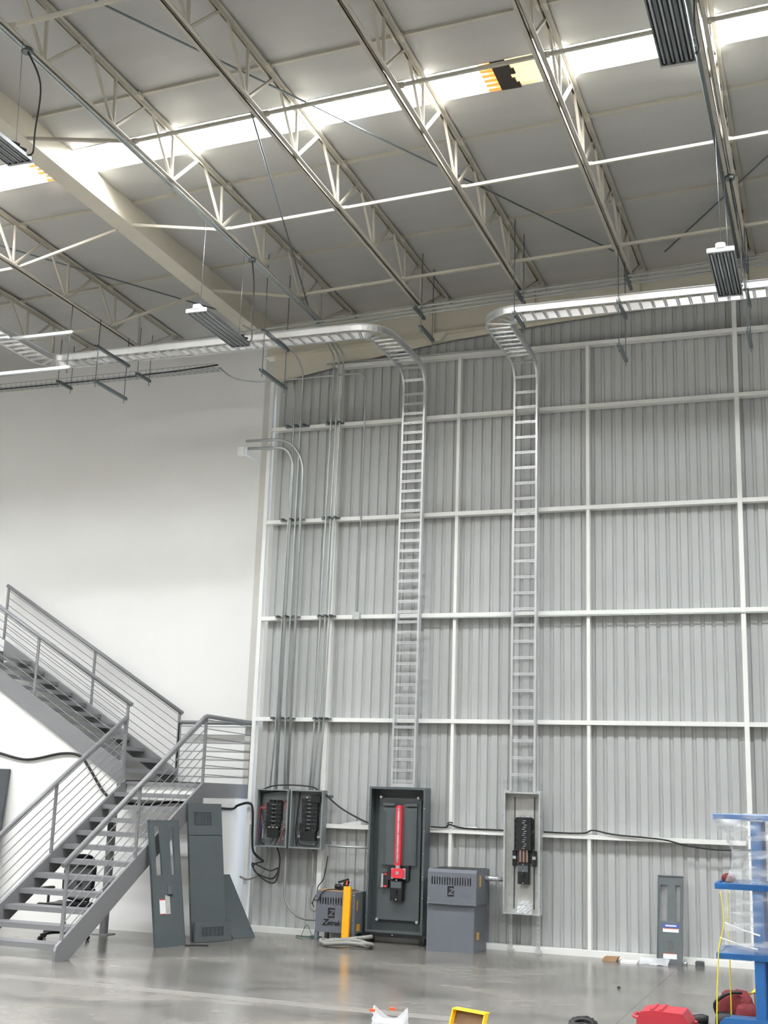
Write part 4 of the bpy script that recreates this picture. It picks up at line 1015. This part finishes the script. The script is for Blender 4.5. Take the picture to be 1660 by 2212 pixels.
# coil of flexible conduit on the floor
m = []
for k in range(46):
    a = k/46*2*math.pi*2.2; rr = .3+.03*math.sin(1.7*a)
    m.append((-6.27+rr*1.12*math.cos(a+2.4), -.98+rr*.5*math.sin(a+2.4)-.01, .026+.022*(1+math.sin(2.3*a))+.012*k/46))
m += [(-6.2, -.72, .1), (-6.05, -.62, .12)]
t = Thing('conduit_coil', 'loose coil of grey flexible conduit on the floor before the yellow bar', 'conduit', (-6.27, -.95, 0))
t.part('coil', MB().tube(spline(m, 2), .026, 8), 'grey_flex')
t.part('tape_band', MB().tube([(-6.25, -.8, .055), (-6.19, -.76, .075)], .036, 8), 'black_rubber')
cable([(-7.35, -.18, .012), (-7.2, -.3, .02), (-7.0, -.22, .012), (-7.15, -.15, .016), (-6.98, -.14, .012)], .008, 'green wire loop lying at the foot of the metal wall', None, 'green_wire')
cable([(-7.3, -.12, .012), (-7.22, -.12, .16), (-7.12, -.14, .03), (-7.0, -.12, .13)], .004, 'thin grey wire ends sticking up at the foot of the metal wall', None, 'mesh_grey')
cable([(-8.05, -2.1, .01), (-7.93, -2.0, .01), (-7.8, -1.95, .01)], .01, 'short black strip lying before the slotted cover', None, 'black_rubber')

# ------------------------------------------------------------------ litter along the wall
single('cardboard_piece', MB().prism([(-3.05, 0), (-2.87, 0), (-2.84, .05), (-3.02, .045)], 'y', -.28, -.12), 'cardboard', 'torn brown cardboard piece on the floor by the baseboard', 'cardboard')
single('foam_block', MB().bbox(-2.79, -2.58, -.42, -.26, 0, .035, .01), 'white_paper', 'white foam block on the floor beside the torn cardboard', 'foam')
single('plastic_sheet', crumple(-2.385, -.37, .008, .36, .06, .17, 10, 5, .015), 'bag_film', 'crumpled clear plastic sheet at the foot of the narrow leaning cover', 'plastic')
single('metal_fitting', MB().tube([(-2.02, -.12, 0), (-2.02, -.12, .04), (-2.02, -.12, .041), (-2.02, -.12, .07)], [.028, .028, .015, .015], 8), 'conduit_galv', 'small upright conduit fitting on the floor by the narrow cover', 'fitting')
single('metal_fitting', MB().bbox(-1.9, -1.79, -.13, -.05, 0, .06, .012), 'dark_grey', 'small dark conduit body lying by the baseboard', 'fitting')
single('screw_bit', MB().sphere((-2.43, -2.66, .012), .018, 8, 5, 1.2, .8, .65), 'slot_black', 'tiny dark lump alone on the open floor', 'debris')

# ------------------------------------------------------------------ blue rack wrapped in film
t = Thing('blue_rack', 'blue steel rack with three shelves and a low base, wrapped in clear film', 'rack', (-.4, -5.9, 0))
for xx in (-.715, .35):
    for yy in (-6.2, -5.62): t.part('post', MB().bbox(xx-.04, xx+.04, yy-.03, yy+.03, 0, 1.885, .006), 'blue_paint')
for z0, z1 in ((1.842, 1.89), (1.3, 1.348), (.768, .812)):
    sh = t.part('shelf', MB().box(-1.02, .5, -6.2, -5.62, z0+.006, z1-.012), 'blue_paint')
    for yy in (-6.235, -5.6): t.part('shelf_edge', MB().bbox(-1.045, .52, yy-.012, yy+.012, z0, z1, .004), 'blue_paint', sh)
    t.part('shelf_edge', MB().box(-1.045, -1.02, -6.23, -5.6, z0, z1), 'blue_paint', sh)
bs = t.part('base', MB().prism([(-1.03, .0), (.5, .0), (.5, .33), (-.99, .33), (-1.03, .29)], 'y', -6.27, -6.22), 'blue_paint')
t.part('base', MB().box(-1.0, .5, -6.22, -5.6, .22, .26), 'blue_paint')
rnd = random.Random(4)
NU, NV = 26, 30
RN = [[rnd.uniform(-1, 1) for _ in range(NV+1)] for _ in range(NU+1)]
def sheet(zb, zt, left, y0=-6.285, amp=.022, xr=.5):
    def fn(u, v):
        z = zb+(zt-zb)*v; xl_ = left(z); i, j = int(round(u*NU)), int(round(v*NV))
        xx = xl_+(xr-xl_)*u
        rg = abs(math.sin(9*xx+14*z+1.5*math.sin(7*z)))+.7*abs(math.sin(17*xx-21*z+2*math.sin(5*xx)))+.4*abs(math.sin(31*z+8*xx))
        return (xx, y0-amp*1.1*rg+.01*RN[i][j]*.3, z)
    return fn
def lft1(z):
    k = [(1.35, -.96), (1.42, -.93), (1.5, -.9), (1.6, -.9), (1.66, -.93), (1.76, -.98), (1.85, -1.045)]
    for (a, xa), (b, xb) in zip(k, k[1:]):
        if a <= z <= b: return xa+(xb-xa)*(z-a)/(b-a)
    return k[-1][1]
t.part('film_wrap', MB().grid(sheet(1.35, 1.85, lft1), NU, NV), 'film', label='crinkled clear stretch film between the two upper shelves')
t.part('film_wrap', MB().grid(lambda u, v: (lft1(1.35+.5*v)+.012*RN[int(u*NU)][int(v*NV)], -6.285+.68*u, 1.35+.5*v), 12, 16), 'film')
lft2 = lambda z: -1.02+.05*math.sin(math.pi*(z-.8)/.5)
t.part('film_wrap', MB().grid(sheet(.82, 1.3, lft2, amp=.008), NU, NV), 'film', label='thin clear stretch film between the lower shelves')
for z in (1.92,):
    t.part('film_wrap', MB().grid(sheet(1.84, 1.9, lambda z: -1.05, y0=-6.262, amp=.004), NU, 4), 'film')
for a, b in (((-.98, -6.27, 1.05), (-.7, -6.3, .965)), ((-1.01, -6.27, .93), (-.72, -6.3, .86))):
    t.part('film_rope', MB().tube(spline([a, ((a[0]+b[0])/2, -6.29, (a[2]+b[2])/2-.006), b], 5), .007, 6), 'white_paper')
single('lifting_strap', MB().tube(spline([(-1.0, -6.26, 1.28), (-.985, -6.27, 1.2), (-.975, -6.28, 1.05), (-1.0, -6.275, .93), (-1.02, -6.28, .84), (-1.03, -6.29, .7), (-1.04, -6.3, .5), (-1.045, -6.31, .34), (-1.05, -6.31, .0)], 5), .0055, 5), 'strap_yellow', 'bright yellow strap hanging down the front of the blue rack', 'strap')
single('lifting_strap', MB().tube(spline([(-1.0, -5.58, 1.28), (-1.0, -5.57, .9), (-1.0, -5.57, .4), (-1.0, -5.57, .0)], 5), .0055, 5), 'strap_yellow', 'dull yellow strap hanging down the rear of the blue rack', 'strap')
single('cloth_roll', MB().sphere((-.955, -6.0, 1.376), .045, 10, 6, 1.3, 1, .9), 'red_cloth', 'small dark red bundle on the middle shelf of the blue rack', 'bundle')
# things on the floor by the rack
def bag(t, name, c, sx, sy, sz, m, seed):
    rn = random.Random(seed); vs = []
    mb = MB(); nu, nv = 16, 8
    jit = [[rn.uniform(-.06, .06) for _ in range(nu)] for _ in range(nv+1)]
    for j in range(nv+1):
        th = math.pi*.5*j/nv
        for i in range(nu):
            ph = 2*math.pi*i/nu; q = 1+jit[j][i]
            cx_, cy_ = math.cos(ph), math.sin(ph); k = 1/max(abs(cx_), abs(cy_))**.5
            vs.append((c[0]+sx*q*k*math.sin(th)**.6*cx_, c[1]+sy*q*k*math.sin(th)**.6*cy_, c[2]+sz*math.cos(th)**.7*(1+jit[j][i])))
    fs = [(j*nu+i, (j+1)*nu+i, (j+1)*nu+(i+1) % nu, j*nu+(i+1) % nu) for j in range(nv) for i in range(nu)]
    fs.append(tuple(nv*nu+i for i in range(nu-1, -1, -1)))
    mb.add(vs, fs, True); return t.part(name, mb, m)
t = Thing('backpack', 'dark red backpack lying on the floor behind the blue rack', 'bag', (-1.06, -4.35, 0))
bag(t, 'body', (-1.06, -4.35, 0), .17, .15, .29, 'red_cloth', 2)
bag(t, 'front_pocket', (-.96, -4.47, 0), .11, .09, .2, 'red_cloth', 3)
t.part('strap', MB().tube(spline([(-1.2, -4.45, .05), (-1.24, -4.5, .18), (-1.12, -4.5, .28), (-1.0, -4.45, .29)], 5), .016, 6), 'black_rubber')
bag(t, 'dark_base', (-1.14, -4.46, 0), .1, .1, .12, 'black_rubber', 5)
t = Thing('shoe', 'black work shoe with grey sole on the floor beside the red backpack', 'shoe', (-1.39, -4.62, 0))
t.part('upper', MB().tube([(-1.48, -4.63, .035), (-1.42, -4.63, .05), (-1.34, -4.62, .06), (-1.29, -4.61, .055)], [.028, .042, .045, .035], 10), 'black_rubber')
t.part('sole', MB().bbox(-1.505, -1.26, -4.675, -4.585, 0, .022, .008), 'dark_grey')
def carton(name, label, x0, x1, y0, y1, z1, flap=True, z0=0):
    t = Thing(name, label, 'box', ((x0+x1)/2, (y0+y1)/2, z0))
    th = .006
    s = MB(); s.box(x0, x1, y0, y0+th, z0, z1); s.box(x0, x1, y1-th, y1, z0, z1); s.box(x0, x0+th, y0+th, y1-th, z0, z1); s.box(x1-th, x1, y0+th, y1-th, z0, z1); s.box(x0+th, x1-th, y0+th, y1-th, z0, z0+th)
    t.part('box', s, 'cardboard')
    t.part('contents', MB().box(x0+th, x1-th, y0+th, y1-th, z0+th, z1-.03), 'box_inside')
    if flap:
        m = MB(); m.add([(x0, y0, z1), (x1, y0, z1), (x1, y0-.06, z1-.05), (x0, y0-.06, z1-.05), (x0, y0, z1+.005), (x1, y0, z1+.005), (x1, y0-.06, z1-.045), (x0, y0-.06, z1-.045)], [(0, 1, 2, 3), (7, 6, 5, 4), (0, 3, 7, 4), (1, 5, 6, 2), (2, 6, 7, 3), (0, 4, 5, 1)]); t.part('flap', m, 'cardboard')
    return t
tt = carton('cardboard_box', 'open cardboard box behind the red backpack with a yellow rag on it', -.93, -.6, -3.95, -3.6, .28)
m = MB().grid(lambda u, v: (-1.0+.18*u, -4.0+.05*v-.06*(1-u), .2+.13*u+.015*math.sin(9*u+4*v)), 6, 5, False)
single('rag', m, 'yellow', 'yellow rag hanging over the open cardboard box', 'rag')
carton('cardboard_box', 'small cardboard box on the floor in front of the blue rack base', -1.262, -1.08, -5.75, -5.5, .075, False)
# red case
t = Thing('tool_case', 'red plastic carry case lying flat on the floor', 'case', (-1.51, -5.75, 0))
m = MB().prism([(-1.735, .0), (-1.29, .0), (-1.285, .15), (-1.3, .2), (-1.36, .275), (-1.6, .285), (-1.7, .27), (-1.735, .2)], 'y', -5.92, -5.55)
b = t.part('shell', m, 'red_case')
t.part('lid_rim', MB().bbox(-1.745, -1.28, -5.935, -5.54, .14, .165, .008), 'red_case', b)
for xx in (-1.63, -1.56): t.part('rib', MB().prism([(xx, .28), (xx+.04, .284), (xx+.03, .296), (xx+.01, .294)], 'y', -5.9, -5.57), 'red_case', b)
t.part('handle', MB().tube(fillet([(-1.7, -5.86, .2), (-1.77, -5.86, .22), (-1.77, -5.66, .22), (-1.7, -5.66, .2)], .03), .014, 8), 'red_case')
for yy in (-5.88, -5.62): t.part('latch', MB().bbox(-1.302, -1.272, yy-.03, yy+.03, .1, .19, .006), 'red_case')
t = Thing('tool_bag', 'black rounded bag on the floor', 'bag', (-2.19, -5.85, 0))
bag(t, 'body', (-2.19, -5.85, 0), .14, .12, .175, 'black_rubber', 9)
t.part('handle', MB().tube(spline([(-2.29, -5.9, .1), (-2.23, -5.93, .16), (-2.14, -5.93, .165), (-2.08, -5.9, .1)], 5), .012, 6), 'black_plastic')
t.part('trim', MB().tube(spline([(-2.33, -5.92, .09), (-2.28, -5.97, .1), (-2.2, -5.99, .09)], 5), .007, 6), 'strap_yellow')
# yellow open case
t = Thing('tool_case', 'open yellow case standing with its lid up on the floor', 'case', (-3.13, -6.4, 0))
s = MB(); W0, W1 = -3.32, -2.96
s.box(W0, W1, -6.5, -6.49, 0, .08); s.box(W0, W1, -6.25, -6.24, 0, .08); s.box(W0, W0+.01, -6.49, -6.25, 0, .08); s.box(W1-.01, W1, -6.49, -6.25, 0, .08); s.box(W0+.01, W1-.01, -6.49, -6.25, 0, .012)
t.part('tray', s, 'yellow')
mb = MB()
def lidp(x, h, d): # tilted lid: h up the lid, d depth to the front
    a = R(12); return (x, -6.25+math.sin(a)*h-math.cos(a)*d, .085+math.cos(a)*h*.62-math.sin(a)*d*.3)
def lbox(x0, x1, h0, h1, d0, d1):
    vs = [lidp(x, h, d) for h in (h0, h1) for d in (d0, d1) for x in (x0, x1)]
    return vs, [(0, 2, 3, 1), (4, 5, 7, 6), (0, 1, 5, 4), (2, 6, 7, 3), (0, 4, 6, 2), (1, 3, 7, 5)]
for a in ((W0, W0+.012, 0, .2, 0, .05), (W1-.012, W1, 0, .2, 0, .05), (W0, W1, .19, .205, -.012, .055)): mb.add(*lbox(*a))
t.part('lid_rim', mb, 'yellow')
mb = MB(); mb.add(*lbox(W0+.012, W1-.012, 0, .19, -.012, 0)); t.part('lid_lining', mb, 'box_inside')
for xx in (-3.25, -3.03): 
    p = lidp(xx, .2075, .03); t.part('rivet', MB().disc(p, .007, ax='z', t=.004), 'screw')
t.o.rotation_euler = (0, 0, R(-24))
# shopping bag
t = Thing('shopping_bag', 'thin white plastic carrier bag standing on the floor', 'bag', (-3.73, -6.4, 0))
rb = random.Random(11); NB = 24
jj = [[rb.uniform(-1, 1) for _ in range(NB+1)] for _ in range(9)]
def bagf(u, v):
    a = 2*math.pi*u; j = jj[int(v*8)][int(u*NB) % NB]
    rx, ry = .17*(1-.12*v), .1*(1-.35*v)
    top = .105+.1*(abs(math.cos(a))**2 if True else 0)
    return (-3.73+rx*math.cos(a)*(1+.05*j), -6.4+ry*math.sin(a)*(1+.1*j), top*v)
t.part('body', MB().grid(bagf, NB, 8), 'bag_film')
t.part('contents', MB().bbox(-3.85, -3.62, -6.46, -6.34, 0.004, .1, .02), 'white_paper')
for xx, zz in ((-3.87, .17), (-3.69, .195)): t.part('print_spot', MB().bbox(xx-.025, xx+.025, -6.47, -6.455, zz-.01, zz+.012, .004), 'orange')
